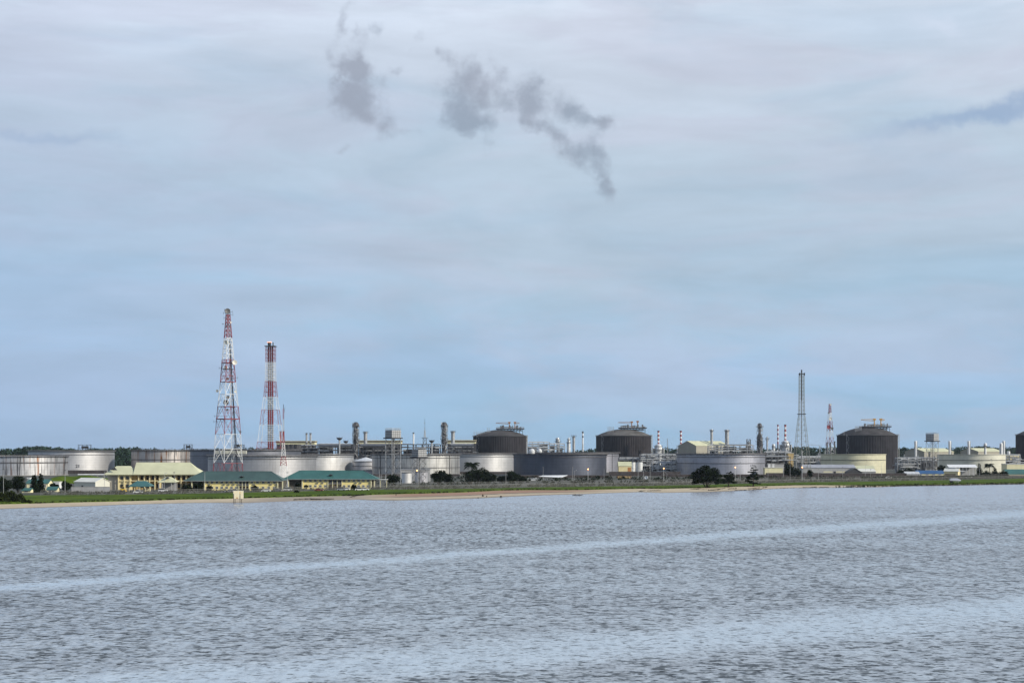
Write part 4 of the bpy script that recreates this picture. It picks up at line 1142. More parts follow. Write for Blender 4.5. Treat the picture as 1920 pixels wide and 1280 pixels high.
vent(636.5, 1500, 820, 11, 848, 'mushroom vent left of the left ball topped column')
vent(648.5, 1600, 826, 9, 848, 'lower mushroom vent beside the left ball topped column')
vent(809.5, 1550, 825, 10, 848, 'mushroom vent between the thin mast and the right ball topped column')
chimney(775.3, 1750, 3.0, [(810.5, 813, DARK), (813, 832, WHITE)], 'slim white stack with black tip behind the elevated water tanks')
chimney(1092.7, 1650, 3.0, [(808.5, 812, DARK), (812, 817, WHITE), (817, 820, DARK), (820, 831, WHITE), (831, 846, PALE)], 'white stack with black tip left of the middle gas tank')
t = column(1046, 1700, [(865, 5), (834, 5), (830, 6.5), (826, 7), (820, 4)], 'grey column with broad platforms right of the left gas tank', 'process column', None, PALE, plats=[(828, 12), (824, 9)], clutter=10, seed=8)
t = column(1066.5, 1750, [(865, 6.5), (832, 6.5), (826, 5), (820, 2)], 'pale column with greenish top near the white stack', 'process column', None, PALE, plats=[(830, 9), (824, 7)], clutter=8, seed=9)
column(1075.8, 1760, [(865, 5), (817, 5)], 'flat topped grey stack beside the pale column', 'stack', None, STEEL, plats=[(817.5, 10)], clutter=4, seed=10, name='capped_stack')
column(1334.3, 1600, [(865, 5), (806, 5), (804.5, 4)], 'thinner of the two plain grey stacks above the grey storage tank', 'stack', 'plain grey stacks above the tank', STEEL, plats=[(807.5, 7.5)], name='capped_stack', seed=11, clutter=3)
column(1363, 1600, [(865, 7.5), (806.5, 7.5), (805, 6)], 'thicker of the two plain grey stacks above the grey storage tank', 'stack', 'plain grey stacks above the tank', STEEL, plats=[(807.8, 10.5)], name='capped_stack', seed=12, clutter=5)
column(1424.5, 1600, [(870, 11), (828, 10.5), (818, 9.5), (812, 5), (803, 5), (800, 9), (795.5, 8), (793, 4)], 'tall cluttered process column left of the thin striped chimney', 'process column', None, BM, plats=[(833, 15), (822, 13), (827.5, 16), (800.5, 14), (816, 10)], clutter=60, seed=13)
t = column(1438.5, 1650, [(865, 3.2), (825, 3.2), (818, 2)], 'slim steel vent column right of the cluttered process column', 'process column', None, STEEL, plats=[(822.5, 8)], clutter=6, seed=14)
column(1450.5, 1650, [(865, 5), (835, 5), (832, 3)], 'short pale vessel left of the thin striped chimney', 'vessel', None, PALE, plats=[(838, 7)], clutter=8, seed=15, name='short_vessel')
t = T('steel_frame', 'open steel frame with a drum on top, above the grey storage tank', 'steel frame', 1403.5, 1500); Z = t.z; k = t.k
lattice(t, [(0, 4 * k, Z(823), 3.3 * k, MID, 9)], 0, .25, .13)
t.add('drum', MB().cyl(0, 0, Z(834), Z(828), 2.2 * k, 10), STEEL); t.add('hopper', MB().lathe([(4 * k, Z(842)), (3.4 * k, Z(834))], 12), MID)
# white columns on the right
GW = 'white stacks on the far right'
for px, top, D, w, lab in ((1716.7, 826, 1500, 5, 'white stack left of the right hand elevated water tank'), (1780.5, 826, 1500, 5, 'white stack above the left part of the right cream tank'),
                           (1816.3, 826, 1500, 5, 'white stack above the middle of the right cream tank'), (1881.8, 826, 1520, 5, 'taller white stack at the right end of the right cream tank')):
    t = column(px, D, [(870, w * .8), (840, w * .8), (832, w), (top + .5, w), (top, w * .6)], lab, 'stack', GW, WHITE, plats=(), name='white_stack', seed=int(px))
    t.add('side_pipe', MB().bar((w * .5 * t.k, -.6, 0), (w * .5 * t.k, -.6, t.z(top + 1)), .35, 5), STEEL)
t = column(1847.3, 1480, [(870, 4.2), (839, 4.2), (837, 3), (835, 6), (831.5, 6), (830, 3)], 'white stack with rounded cap between two plain white stacks', 'stack', GW, WHITE, plats=[(837.5, 6.5)], name='white_stack', seed=31)
t = column(1877, 1480, [(870, 6), (831.5, 6), (830, 3.5)], 'short thick white stack in front of the rightmost white stack', 'stack', GW, WHITE, name='white_stack', seed=32)
t = column(1891, 1480, [(870, 6), (847, 6), (845.5, 4)], 'low white drum tower beside the rightmost white stacks', 'vessel', None, WHITE, name='white_vessel', seed=33)

# ================================================================== FAR HALLS
def long_hall(px0, px1, pyt, D, label):
    t = T('long_hall', label, 'building', (px0 + px1) / 2, D, 'long flat halls behind the pipe racks'); x0, x1 = t.x(px0), t.x(px1)
    t.add('wall', MB().box(x0, x1, 0, 20, t.z(pyt + 6.5), t.z(pyt + 3.2)), PALEY); t.add('lower_wall', MB().box(x0 + .3, x1 - .3, .3, 19.7, 0, t.z(pyt + 6.5)), DARK); t.add('roof', MB().box(x0 - .5, x1 + .5, -1, 21, t.z(pyt + 3.2), t.z(pyt + .6)), mat('olive_roof_edge', (.12, .10, .07), .8)); t.add('roof_trim', MB().box(x0 - .6, x1 + .6, -1.1, 21.1, t.z(pyt + .6), t.z(pyt)), PALEY)
long_hall(518, 590, 826, 1850, 'long flat yellow trimmed hall under the twin grey stacks')
long_hall(672, 752, 825, 1850, 'long flat yellow trimmed hall behind the higher elevated water tank')
long_hall(838, 892, 824.5, 1850, 'long flat yellow trimmed hall left of the left hand gas tank')
mg = mat('tan_sheet_wall', (.27, .255, .21), .8, 0, .06, .2)
def rot_hall(px, D, L, Wd, pye, pyr, rz, label, wall=mg, roof=YROOF):
    k_ = D / F; t = shed(px - L / 2 / k_, px + L / 2 / k_, pye, pyr, D, Wd, label, wall, roof, rz=rz, name='hall'); return t
t = rot_hall(1337, 1600, 58, 26, 835.5, 826.5, math.radians(42), 'large cream hall with grey end wall between striped chimney and grey stacks')
t.add('door', MB().box(-29.2, -29.02, 6, 18, 9, 14), SHADE)
t.add('annex', MB().box(-33, -29.02, 2, 24, 0, 8), mg)
rot_hall(1761, 1520, 55, 24, 846.5, 840, math.radians(40), 'pale hall behind the right hand elevated water tank')
rot_hall(1857, 1560, 48, 22, 846, 840, math.radians(40), 'pale hall between the white stacks on the far right')
box_building(1890, 1912, 851, 1420, 14, 'pale yellow block beside the gas tank cut by the right edge', CREAM, WROOF)
box_building(1478, 1488, 848.5, 1350, 8, 'small tan cabin on the deck left of the grey flare mast', mat('tan_cabin', (.46, .34, .16), .8), WROOF)

# ================================================================== PIPE RACKS
rack(530, 600, 833, 1650, 'high dark pipe rack right of the flare stack', [835, 841, 847], mt=DARK, seed=1, fans=False, bay=9, extra=22)
t = T('fan_cooler_bank', 'dark bank of coolers in front of the far hall right of the flare stack', 'cooler bank', 548, 1600)
me = MB().cyl(0, 0, t.z(842), t.z(832.5), 5.4, 14).mesh('cooler', DARK)
for i in range(3): t.inst('cooler', me, (t.x(540 + 8 * i), 0, 0))
rack(596, 662, 832, 1560, 'high dark pipe rack left of the left ball topped column', [832.5, 838.5, 844], mt=DARK, seed=2, bay=8, extra=30)
rack(672, 780, 832.5, 1560, 'high dark pipe rack behind the higher elevated water tank', [833, 838.5, 845], mt=DARK, seed=3, bay=9, extra=46)
rack(780, 826, 833, 1560, 'high pipe rack between the thin mast and the right ball topped column', [833, 839, 845], mt=DARK, seed=4, bay=7, extra=24)
rack(840, 890, 832, 1560, 'high pipe rack left of the left hand gas tank', [832.5, 839, 845], mt=DARK, seed=5, bay=7, extra=26)
for a, b, lab in ((600, 658, 'thick dark header pipe left of the left ball topped column'), (676, 722, 'thick dark header pipe behind the higher elevated water tank'), (846, 888, 'thick dark header pipe left of the left hand gas tank')):
    t = T('header_pipe', lab, 'pipe', (a + b) / 2, 1548, 'thick dark header pipes')
    t.add('pipe', MB().bar((t.x(a), 0, t.z(835.2)), (t.x(b), 0, t.z(835.2)), 1.3, 10), mat('header_grey', (.09, .10, .12), .5, .1))
    for i in range(5): t.add('saddle', MB().box(t.x(a) + (t.x(b) - t.x(a)) * (i + .5) / 5 - .3, t.x(a) + (t.x(b) - t.x(a)) * (i + .5) / 5 + .3, -.4, .4, 0, t.z(837)), DARK)
rack(988, 1030, 828, 1640, 'crowded pipe rack right of the left hand gas tank', [829, 833, 837.5, 842], mt=STEEL, seed=6, bay=6, extra=46, dark=False)
rack(1030, 1058, 831, 1660, 'lower crowded pipe rack beside the platformed grey column', [832, 837, 842], mt=STEEL, seed=7, bay=6, extra=26, dark=False)
rack(1160, 1212, 857, 1330, 'pale pipe rack in front of the middle gas tank', [858, 862, 868], mt=MID, seed=8, bay=7, extra=20, dark=False)
rack(1200, 1272, 851, 1320, 'tall pale pipe rack between the middle gas tank and the grey storage tank', [852, 856, 860.5, 865], mt=MID, seed=9, bay=6, extra=70, dark=False)
rack(1222, 1270, 866, 1290, 'low pipe rack with vessels in front of the tall pale pipe rack', [867, 874], mt=STEEL, seed=10, bay=6, extra=40, dark=False)
rack(1328, 1412, 834, 1500, 'light steel gantry with railings above the grey storage tank', [834.5, 840, 844], mt=STEEL, seed=11, bay=7, extra=46, dark=False)
rack(1434, 1482, 846, 1380, 'dark deck of pipes left of the grey flare mast', [847, 850, 855], mt=MID, seed=12, bay=7, extra=26, dark=False)
rack(1434, 1480, 855.5, 1300, 'open dark shelter frame right of the grey storage tank', [856, 863], mt=MID, seed=13, bay=6, extra=14)
rack(1492, 1540, 855, 1330, 'low pipe rack behind the foot of the grey flare mast', [856, 859, 865], mt=STEEL, seed=14, bay=6, extra=44, dark=False)
rack(1681, 1742, 857, 1380, 'low pipe rack between the right gas tank and the elevated water tank', [858, 863, 869], mt=STEEL, seed=15, bay=6, extra=64, dark=False)
rack(1730, 1762, 858, 1350, 'short pipe rack behind the legs of the right hand elevated water tank', [859, 865], mt=MID, seed=16, bay=6, extra=30)
rack(1883, 1910, 852, 1380, 'pipe rack at the right edge beside the white stacks', [853, 858, 864], mt=STEEL, seed=17, bay=6, extra=34, dark=False)
box_building(1502, 1540, 858, 1400, 10, 'low dark building behind the foot of the grey flare mast', BRICK, DARK)
t = T('silver_tank', 'upright silver tank right of the small yellow building', 'tank', 1199, 1290); t.add('shell', MB().cyl(0, 0, 0, t.z(866.5), 6.5 * t.k, 20), PALE, smooth=False); t.add('top_rail', MB().ring(6.3 * t.k, 6.5 * t.k, t.z(866), t.z(865.6), 20), STEEL)
t = T('silver_tank', 'upright silver tank just behind the small yellow building', 'tank', 1186, 1310); t.add('shell', MB().cyl(0, 0, 0, t.z(866.5), 5.5 * t.k, 20), PALE); t.add('top_rail', MB().ring(5.3 * t.k, 5.5 * t.k, t.z(866), t.z(865.6), 20), STEEL)
for px, w, lab in ((997, 12, 'left small pale drum above the dark blue grey tank'), (1011.5, 10, 'middle small pale drum above the dark blue grey tank')):
    t = T('pale_drum', lab, 'vessel', px, 1500); t.add('shell', MB().lathe([(w / 2 * t.k, 0), (w / 2 * t.k, t.z(845)), (w * .3 * t.k, t.z(841.5)), (.1, t.z(840.5))], 16), PALE)
for px, w, lab in ((1447, 5, 'left pale drum on the deck under the cluttered column'), (1457.5, 5, 'right pale drum on the deck under the cluttered column')):
    t = T('pale_drum', lab, 'vessel', px, 1450); t.add('shell', MB().lathe([(w / 2 * t.k, 0), (w / 2 * t.k, t.z(845)), (.1, t.z(843))], 16), PALE)

# ================================================================== ELEVATED WATER TANKS
def water_tower(px, D, w, top, bot, label, seed, rail=4, splay=0.0, frac=.53):
    t = T('water_tower', label, 'water tower', px, D, 'elevated panel water tanks on steel legs', rz=0); k = t.k; Z = t.z; rot = math.radians(45 - 4)
    s = w * k / 2 / math.sqrt(2) * 1.0; R_ = Matrix.Rotation(rot, 4, 'Z'); pan = mat('tank_panel', (.36, .37, .38), .5, .1, .15, .8, streak=.2)
    def add(n, mb, mt, parent=None):
        o = t.add(n, mb, mt, parent)
        if parent is None: o.rotation_euler = (0, 0, rot)
        return o
    nx, nz = 5, max(3, round((bot - top) / 3.4)); zt, zb = Z(top), Z(bot); g = .13
    tank = add('tank', MB().box(-s, s, -s, s, zb, zt), mat('tank_flange', (.02, .02, .022), .8)); ph = (zt - zb) / nz; pw = 2 * s / nx
    me = MB().box(-pw / 2 + g, pw / 2 - g, -.10, 0, g, ph - g).mesh('panel', pan)
    for f in range(4):
        for i in range(nx):
            for j in range(nz):
                u = -s + pw * (i + .5); a = f * math.pi / 2; x, y = u, -s
                o = link('panel', me, tank, (x * math.cos(a) - y * math.sin(a), x * math.sin(a) + y * math.cos(a), zb + ph * j), a)
    mb = MB()
    for z in (zt + .6, zt + 1.15):
        for sx in (-1, 1): mb.bar((-s, sx * s, z), (s, sx * s, z), .05, 3); mb.bar((sx * s, -s, z), (sx * s, s, z), .05, 3)
    for i in range(9):
        u = -s + 2 * s * i / 8
        for sx in (-1, 1): mb.bar((u, sx * s, zt), (u, sx * s, zt + 1.2), .05, 3); mb.bar((sx * s, u, zt), (sx * s, u, zt + 1.2), .05, 3)
    add('top_rail', mb, STEEL)
    add('support_deck', MB().box(-s - .8, s + .8, -s - .8, s + .8, zb - .7, zb), DARK)
    me = MB().bar((0, 0, 0), (0, 0, zb - .6), .20, 6).mesh('leg', STEEL)
    for sx in (-1, 1):
        for sy in (-1, 1):
            o = add('leg', MB().bar((sx * s * .93, sy * s * .93, 0), (sx * s * .93, sy * s * .93, zb - .6), .20, 6), STEEL)
    mb = MB(); nb = 4; s2 = s * .93
    for j in range(nb):
        z0, z1 = (zb - .7) * j / nb, (zb - .7) * (j + 1) / nb
        for sx in (-1, 1):
            mb.bar((-s2, sx * s2, z0), (s2, sx * s2, z1), .09, 3); mb.bar((s2, sx * s2, z0), (-s2, sx * s2, z1), .09, 3)
            mb.bar((sx * s2, -s2, z0), (sx * s2, s2, z1), .09, 3); mb.bar((sx * s2, s2, z0), (sx * s2, -s2, z1), .09, 3)
            mb.bar((-s2, sx * s2, z1), (s2, sx * s2, z1), .09, 3); mb.bar((sx * s2, -s2, z1), (sx * s2, s2, z1), .09, 3)
    add('bracing', mb, MID)
    add('down_pipe', MB().bar((0, 0, 0), (0, 0, zb - .5), .3, 8), MID)
    mb = MB()
    for sy in (-.25, .25): mb.bar((s + .25, sy, 0), (s + .25, sy, zt + 1), .06, 3)
    for i in range(40): mb.bar((s + .25, -.25, (zt + 1) * i / 40), (s + .25, .25, (zt + 1) * i / 40), .04, 3)
    add('ladder', mb, STEEL)
water_tower(737, 860, 30, 806, 820, 'tallest elevated panel water tank on long steel legs, left of centre', 1)
water_tower(786, 880, 28, 842.5, 856, 'lower elevated panel water tank beside the tallest one', 2)
water_tower(1748, 1200, 24, 813, 826, 'elevated panel water tank on the far right by the blue roof', 3)
t = T('silver_tank', 'bright upright silver tank between the legs of the two elevated water tanks', 'tank', 762.5, 905); k = t.k
t.add('shell', MB().cyl(0, 0, 0, t.z(886), 9.3 * k, 28), mat('bright_tank', (.62, .62, .62), .4, .3, .06, .3, streak=.1), smooth=False); t.add('roof_rim', MB().ring(9.1 * k, 9.8 * k, t.z(886.5), t.z(885.6), 28), DARK)
t = T('silver_tank', 'wider grey tank behind the lower elevated water tank', 'tank', 790, 925); k = t.k
t.add('shell', MB().cyl(0, 0, 0, t.z(884), 11.5 * k, 28), mat('dull_tank', (.40, .40, .43), .5, .2, .1, .3, streak=.2)); t.add('roof_rim', MB().ring(11.3 * k, 12 * k, t.z(884.5), t.z(883.6), 28), DARK)
box_building(751, 806, 878.5, 960, 6, 'low white walled shed behind the two upright silver tanks', GREY, GSHEET)

# ================================================================== FRONT BUILDINGS
# two storey pale yellow building with verandas
t = T('office_building', 'two storey pale yellow building with big pale yellow roof and verandas', 'building', 290, 738); Z = t.z; X = t.x; dp = 13
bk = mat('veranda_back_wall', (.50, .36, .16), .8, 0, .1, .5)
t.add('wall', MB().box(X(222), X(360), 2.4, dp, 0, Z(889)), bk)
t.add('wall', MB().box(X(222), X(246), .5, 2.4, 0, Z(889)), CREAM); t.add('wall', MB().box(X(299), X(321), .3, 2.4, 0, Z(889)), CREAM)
t.add('upper_floor', MB().box(X(222), X(360), -.1, 2.4, Z(901.8), Z(900.2)), CREAM)
mc = MB().box(-.22, .22, -.1, .35, 0, Z(889)).mesh('veranda_column', CREAM)
for px in (222, 233, 244, 260, 270.5, 280.5, 290.5, 299, 321, 329.5, 339.5, 349, 359): t.inst('veranda_column', mc, (X(px), -.2, 0))
mw = MB().box(-.9, .9, 2.25, 2.38, 0, 2.0).mesh('window', SHADE)
for px in (265, 275.5, 285.5, 295, 325, 334.5, 344, 354):
    for py in (899, 914): t.inst('window', mw, (X(px), 0, Z(py)))
mw2 = MB().box(-.8, .8, .36, .48, 0, 1.7).mesh('window', GLASS)
for px in (228, 238.5):
    for py in (898.5, 914): t.inst('window', mw2, (X(px), 0, Z(py)))
ze = Z(888.6)
mb = MB(); ym = dp / 2; a, b, c_, d_ = X(251), X(379), X(249.5), X(351.5); zr = Z(866.6)
mb.add([(a, -1.6, ze), (X(379), -1.6, ze), (X(379), dp + 1, ze), (a, dp + 1, ze), (c_, ym, zr), (d_, ym, zr), (X(362), ym - 2.9, Z(876.3)), (X(362), ym + 2.6, Z(876.3))],
       [(0, 1, 6, 5, 4), (1, 2, 7, 5, 6), (2, 3, 4, 5, 7), (3, 2, 1, 0)])
mb.add([(a, -1.6, ze - .3), (X(379), -1.6, ze - .3), (X(379), -1.5, ze - .01), (a, -1.5, ze - .01)], [(0, 1, 2, 3)])
t.add('roof', mb, YROOF)
mb = MB().add([(a - .2, -1.5, ze + .1), (a - .2, ym, zr - .2), (a - .2, dp + 1, ze + .1), (a - 2.4, -.5, ze + 1.4), (c_ - 2.0, ym, zr - .5)], [(0, 1, 2), (0, 3, 4, 1)])
t.add('gable_end', MB().add([(a + .2, -1.2, ze + .05), (a + .2, ym, zr - .3), (a + .2, dp + .8, ze + .05)], [(0, 1, 2)]), SHADE)
zr2 = Z(873.3); mb = MB(); hip_roof(mb, X(196), X(256), -1.4, dp + .5, ze - .05, zr2, (X(213) - X(196))); t.add('wing_roof', mb, YROOF)
t.add('wing_wall', MB().box(X(201), X(222), 1.2, dp - 1, 0, ze - .3), mat('grey_render', (.30, .28, .24), .85, 0, .1, .4))
t.add('dark_gable', MB().add([(X(208), -.9, Z(881)), (X(221), -.9, Z(881)), (X(213.5), -.9 + 2, Z(875.3))], [(0, 1, 2)]), SHADE)
# entrance pavilion
t = T('entrance_pavilion', 'pale hipped porch roof on posts in front of the pale yellow building', 'pavilion', 312.5, 722); Z = t.z; X = t.x
mb = MB(); hip_roof(mb, X(295), X(331), 0, 7, Z(903.2), Z(893.8), 3.6); t.add('roof', mb, YROOF)
for px in (297.5, 304, 321, 328.5): t.add('post', MB().box(X(px) - .2, X(px) + .2, .4, .8, 0, Z(903.4)), GREY)
t.add('back_wall', MB().box(X(298), X(328), 5, 5.3, 0, Z(903.5)), GREY); t.add('small_gable', MB().prism([(X(309.5), Z(896)), (X(315.5), Z(896)), (X(312.5), Z(893.4))], -.1, 3), DARK)
# gazebo
t = T('gazebo', 'open green roofed gazebo on posts at the fence by the pale yellow building', 'gazebo', 261.5, 702); Z = t.z; X = t.x
mb = MB(); hip_roof(mb, X(240), X(283), 0, 8, Z(911), Z(901.3), 3.4); t.add('roof', mb, mat('gazebo_roof', (.04, .12, .12), .6, 0, .12, .2))
for px in (242, 252, 262, 272, 281):
    for y in (.4, 7.4): t.add('post', MB().box(X(px) - .14, X(px) + .14, y, y + .28, 0, Z(911)), CREAM if y < 1 else DARK)
t.add('bench', MB().box(X(246), X(278), 3, 3.6, .35, .5), BARK); t.add('counter', MB().box(X(262), X(276), 6.5, 7, 0, 1.6), PALEY)

def barracks(px0, px1, w0, w1, pye, pyr, D, label, roofm, r0, r1, log, porch, seed):
    t = T('two_storey_building', label, 'building', (px0 + px1) / 2, D); Z = t.z; X = t.x; dp = 12; ze = Z(pye)
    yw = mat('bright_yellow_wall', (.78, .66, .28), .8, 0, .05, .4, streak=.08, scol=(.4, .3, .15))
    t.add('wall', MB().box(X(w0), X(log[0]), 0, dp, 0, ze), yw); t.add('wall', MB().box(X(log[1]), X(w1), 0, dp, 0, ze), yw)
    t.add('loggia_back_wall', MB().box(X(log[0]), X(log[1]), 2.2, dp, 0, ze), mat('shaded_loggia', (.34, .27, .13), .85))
    t.add('loggia_floor', MB().box(X(log[0]), X(log[1]), .05, 2.2, Z(pye + 10.6), Z(pye + 9.4)), CREAM)
    n = 3
    for i in range(n + 1): t.add('loggia_column', MB().box(X(log[0] + (log[1] - log[0]) * i / n) - .17, X(log[0] + (log[1] - log[0]) * i / n) + .17, -.35, -.03, 0, ze), PALEY)
    for i in range(n):
        xm = X(log[0] + (log[1] - log[0]) * (i + .5) / n)
        t.add('door', MB().box(xm - .6, xm + .6, 2.06, 2.17, .05, 2.1), mat('maroon_door', (.14, .05, .05), .7)); t.add('window', MB().box(xm - .6, xm + .6, 2.06, 2.17, 3.5, 4.6), GLASS)
        t.add('balcony_rail', MB().box(X(log[0] + (log[1] - log[0]) * i / n) + .2, X(log[0] + (log[1] - log[0]) * (i + 1) / n) - .2, -.2, -.1, Z(pye + 9.4), Z(pye + 9.4) + 1.0), MID)
    sp = 9.0
    for a, b in ((w0, log[0]), (log[1], w1)):
        xs_ = [X(a + (b - a) * (i + .5) / max(1, int((b - a) / sp))) for i in range(max(1, int((b - a) / sp)))]
        windows(t, xs_, Z(pye + 4.6), Z(pye + .9), 1.15); windows(t, xs_, Z(pye + 14.8), Z(pye + 11.0), 1.15)
        rnd = random.Random(seed)
        me = MB().box(-.42, .42, -.45, -.03, 0, .7).mesh('air_conditioner', mat('ac_grey', (.16, .16, .15), .7))
        for x in xs_:
            if rnd.random() < .75: t.inst('air_conditioner', me, (x + 1.1, 0, Z(pye + 8.2)))
    ym = dp / 2; x0, x1 = X(px0), X(px1); A, B = X(r0), X(r1); zr = Z(pyr); ev = 1.3
    mb = MB(); za = Z(pye - .4) 
    mb.add([(x0, -ev, za), (x1, -ev, za), (x1, dp + ev, za), (x0, dp + ev, za), (A, ym, zr), (B, ym, zr)], [(0, 1, 5, 4), (1, 2, 5), (2, 3, 4, 5), (3, 0, 4), (3, 2, 1, 0)])
    t.add('roof', mb, roofm)
    t.add('fascia', MB().box(x0, x1, -ev - .08, -ev, za - .3, za - .01), mat('grey_fascia', (.22, .24, .24), .7))
    mb = MB()
    mb.bar((A, ym, zr), (B, ym, zr), .18, 4); mb.bar((x0, -ev, za), (A, ym, zr), .14, 4); mb.bar((x1, -ev, za), (B, ym, zr), .14, 4)
    t.add('ridge_cap', mb, roofm)
    mb = MB()            # standing seams of the sheet roof
    ns = int((x1 - x0) / .9)
    for i in range(1, ns):
        x = x0 + (x1 - x0) * i / ns; f = 1.0
        if x < A: f = (x - x0) / (A - x0)
        if x > B: f = (x1 - x) / (x1 - B)
        y_ = -ev + (ym + ev) * f; z_ = za + (zr - za) * f
        mb.add([(x - .03, -ev, za + .02), (x + .03, -ev, za + .02), (x + .03, y_, z_ + .06), (x - .03, y_, z_ + .06)], [(0, 1, 2, 3)])
    o = t.add('roof_seams', mb, roofm); o['kind'] = 'stuff'
    for (pg, pyg) in ((log[0] + 4, pye - 9.5),):
        g = MB().prism([(X(pg) - 1.0, Z(pyg + 2)), (X(pg) + 1.3, Z(pyg + 2)), (X(pg) + .1, Z(pyg))], 0.2, 3.0); t.add('roof_dormer', g, DARK)
    for (a, b, dk) in porch:
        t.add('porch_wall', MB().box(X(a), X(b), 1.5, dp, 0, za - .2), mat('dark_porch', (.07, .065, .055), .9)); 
        for q in (a, b): t.add('porch_column', MB().box(X(q) - .25, X(q) + .25, -.6, -.1, 0, za - .3), PALEY)
    return t
barracks(345, 531.5, 384, 520, 901, 883.6, 727, 'yellow two storey building with dull green hip roof behind the tall mast', DGROOF, 376, 505, (448, 467), ((360, 384, 1), (521, 530, 1)), 1)
barracks(530.5, 709, 568, 695, 898, 882.2, 757, 'yellow two storey building with bright green hip roof, right of the slender mast', GROOF, 558, 679, (615, 641), ((541, 567, 1), (696, 702, 1)), 2)
t = T('covered_walkway', 'pale flat canopy at the right end of the bright green roofed building', 'canopy', 714, 765); t.add('roof', MB().box(t.x(697), t.x(727), 0, 2.5, t.z(899), t.z(897.6)), PALE)
for px in (702, 713, 725): t.add('post', MB().box(t.x(px) - .15, t.x(px) + .15, .3, .6, 0, t.z(899)), PALEY)
# white roofed shed on the left
k_ = 735 / F; t = shed(159 - 8 / k_, 159 + 8 / k_, 903, 896.2, 735, 9.5, 'low white shed with pale roof and yellow gable on the left', mat('pale_shed_wall', (.52, .52, .46), .8, 0, .05, .3), WROOF, rz=math.radians(-33))
t.add('window', MB().box(-2.5, -1.2, -.1, -.02, 1.6, 2.4), GLASS)
t = T('masonry_wall', 'grey masonry wall in front of the low white shed', 'wall', 170, 700); t.add('wall_body', MB().box(t.x(134), t.x(206), 0, .3, 0, t.z(912.5)), GREY); t.add('coping', MB().box(t.x(133.6), t.x(206.4), -.06, .36, t.z(912.5), t.z(912)), CONC)
# small houses far left
t = shed(50, 90, 905.5, 899, 722, 8, 'small green roofed house among dark trees at the far left', PALEY, GROOF, name='small_house', wins=[(54, 88, 4, 908, 913, 1.1, GLASS)]); t.add('door', MB().box(-.5, .5, -.1, -.02, .02, 2.1), DARK)
shed(41, 57, 919, 915, 684, 4, 'tiny green roofed kiosk at the far left behind the fence', PALEY, GROOF, name='kiosk', wins=[(44, 54, 1, 920, 922, 1.6, SHADE)])
shed(88, 106, 917.5, 912.5, 700, 5, 'small green roofed guard hut right of the small house', PALEY, GROOF, name='guard_hut', wins=[(91, 103, 2, 919, 922, 1.2, SHADE)])
box_building(96, 111, 902.5, 770, 4, 'low white roofed hut behind the trees on the left', WHITE, WROOF)
box_building(52, 55.5, 895, 760, 2, 'small white cube tank above the trees at the far left', WHITE, WHITE)
# sheds along the middle
t = box_building(988, 1009, 896.5, 1000, 6, 'small white cabin with flat roof in front of the dark blue grey tank', WHITE, PALE)
t.add('door', MB().box(t.x(1004), t.x(1006), -.1, -.02, .02, 2.1), GREY); t.add('window', MB().box(t.x(992), t.x(1000), -.1, -.02, .9, 2.2), GLASS)
t = T('open_shelter', 'long pale sloping shelter roof in front of the dark blue grey tank', 'shelter', 1038, 1040); Z = t.z; X = t.x
mb = MB(); mb.add([(X(1010), 0, Z(893)), (X(1052), -1, Z(895)), (X(1065), 5, Z(891)), (X(1018), 5, Z(891.5)), (X(1010), 0, Z(892.5)), (X(1052), -1, Z(894.5)), (X(1065), 5, Z(890.5)), (X(1018), 5, Z(891))], [(3, 2, 1, 0), (4, 5, 6, 7), (0, 1, 5, 4), (1, 2, 6, 5), (2, 3, 7, 6), (3, 0, 4, 7)]); t.add('roof', mb, WHITE)
for px in (1013, 1026, 1040, 1052): t.add('post', MB().box(X(px) - .12, X(px) + .12, .2, .45, 0, Z(894.3)), GREY)
box_building(1014, 1028, 899, 1020, 4, 'low grey hut under the long pale shelter roof', GREY, PALE)
t = box_building(979, 984, 901, 990, 3, 'tiny white box beside the small white cabin', WHITE, WHITE)
shed(1160, 1184, 873, 865.5, 1270, 10, 'small pale yellow building with gable roof beside the light grey tank', CREAM, YROOF, door=[(1177, 1183, 876, ORANGE)])
t = box_building(1157, 1184, 889.5, 1080, 6, 'brown walled substation behind the fence below the small yellow building', BRICK, DARK)
for a, b in ((1158.5, 1166), (1171, 1181)): t.add('panel_door', MB().box(t.x(a), t.x(b), -.12, -.03, .1, t.z(892.5)), mat('tan_panel', (.34, .25, .12), .8))
# workshops right
t = shed(1506, 1604, 876.6, 871, 1180, 16, 'long grey roofed workshop with window strip, right of the grey flare mast', GREY, GSHEET, name='workshop', wins=[(1544, 1561, 8, 883, 885.8, .7, PALEY), (1568, 1600, 14, 883, 885.8, .7, PALEY)])
t.add('door', MB().box(t.x(1563), t.x(1567), -.12, -.03, .05, 4), SHADE)
t = shed(1589, 1616, 885, 877.5, 1160, 10, 'dark gabled carport at the right end of the long workshop', DARK, mat('dark_sheet', (.07, .065, .06), .8), gable='y', name='carport')
t = shed(1612, 1642, 883.5, 879, 1175, 14, 'white roofed hall in front of the left cream tank', GREY, WROOF, name='hall')
shed(1596, 1640, 878, 873, 1230, 12, 'pale green roofed hall against the left cream tank', CREAM, YROOF, name='hall')
box_building(1434, 1468, 876, 1240, 8, 'pale flat roofed store left of the grey flare mast', PALEY, WROOF)
box_building(1440, 1470, 868.5, 1290, 8, 'grey plant room right of the grey storage tank', GREY, CONC)
for i, (a, b, top, mt, lab) in enumerate(((1440, 1444.5, 869, WHITE, 'left small pale cabinet on the grey plant room'), (1448, 1452, 869, WHITE, 'right small pale cabinet on the grey plant room'))):
    box_building(a, b, top, 1275, 2, lab, mt, mt, cat='cabinet', name='cabinet')
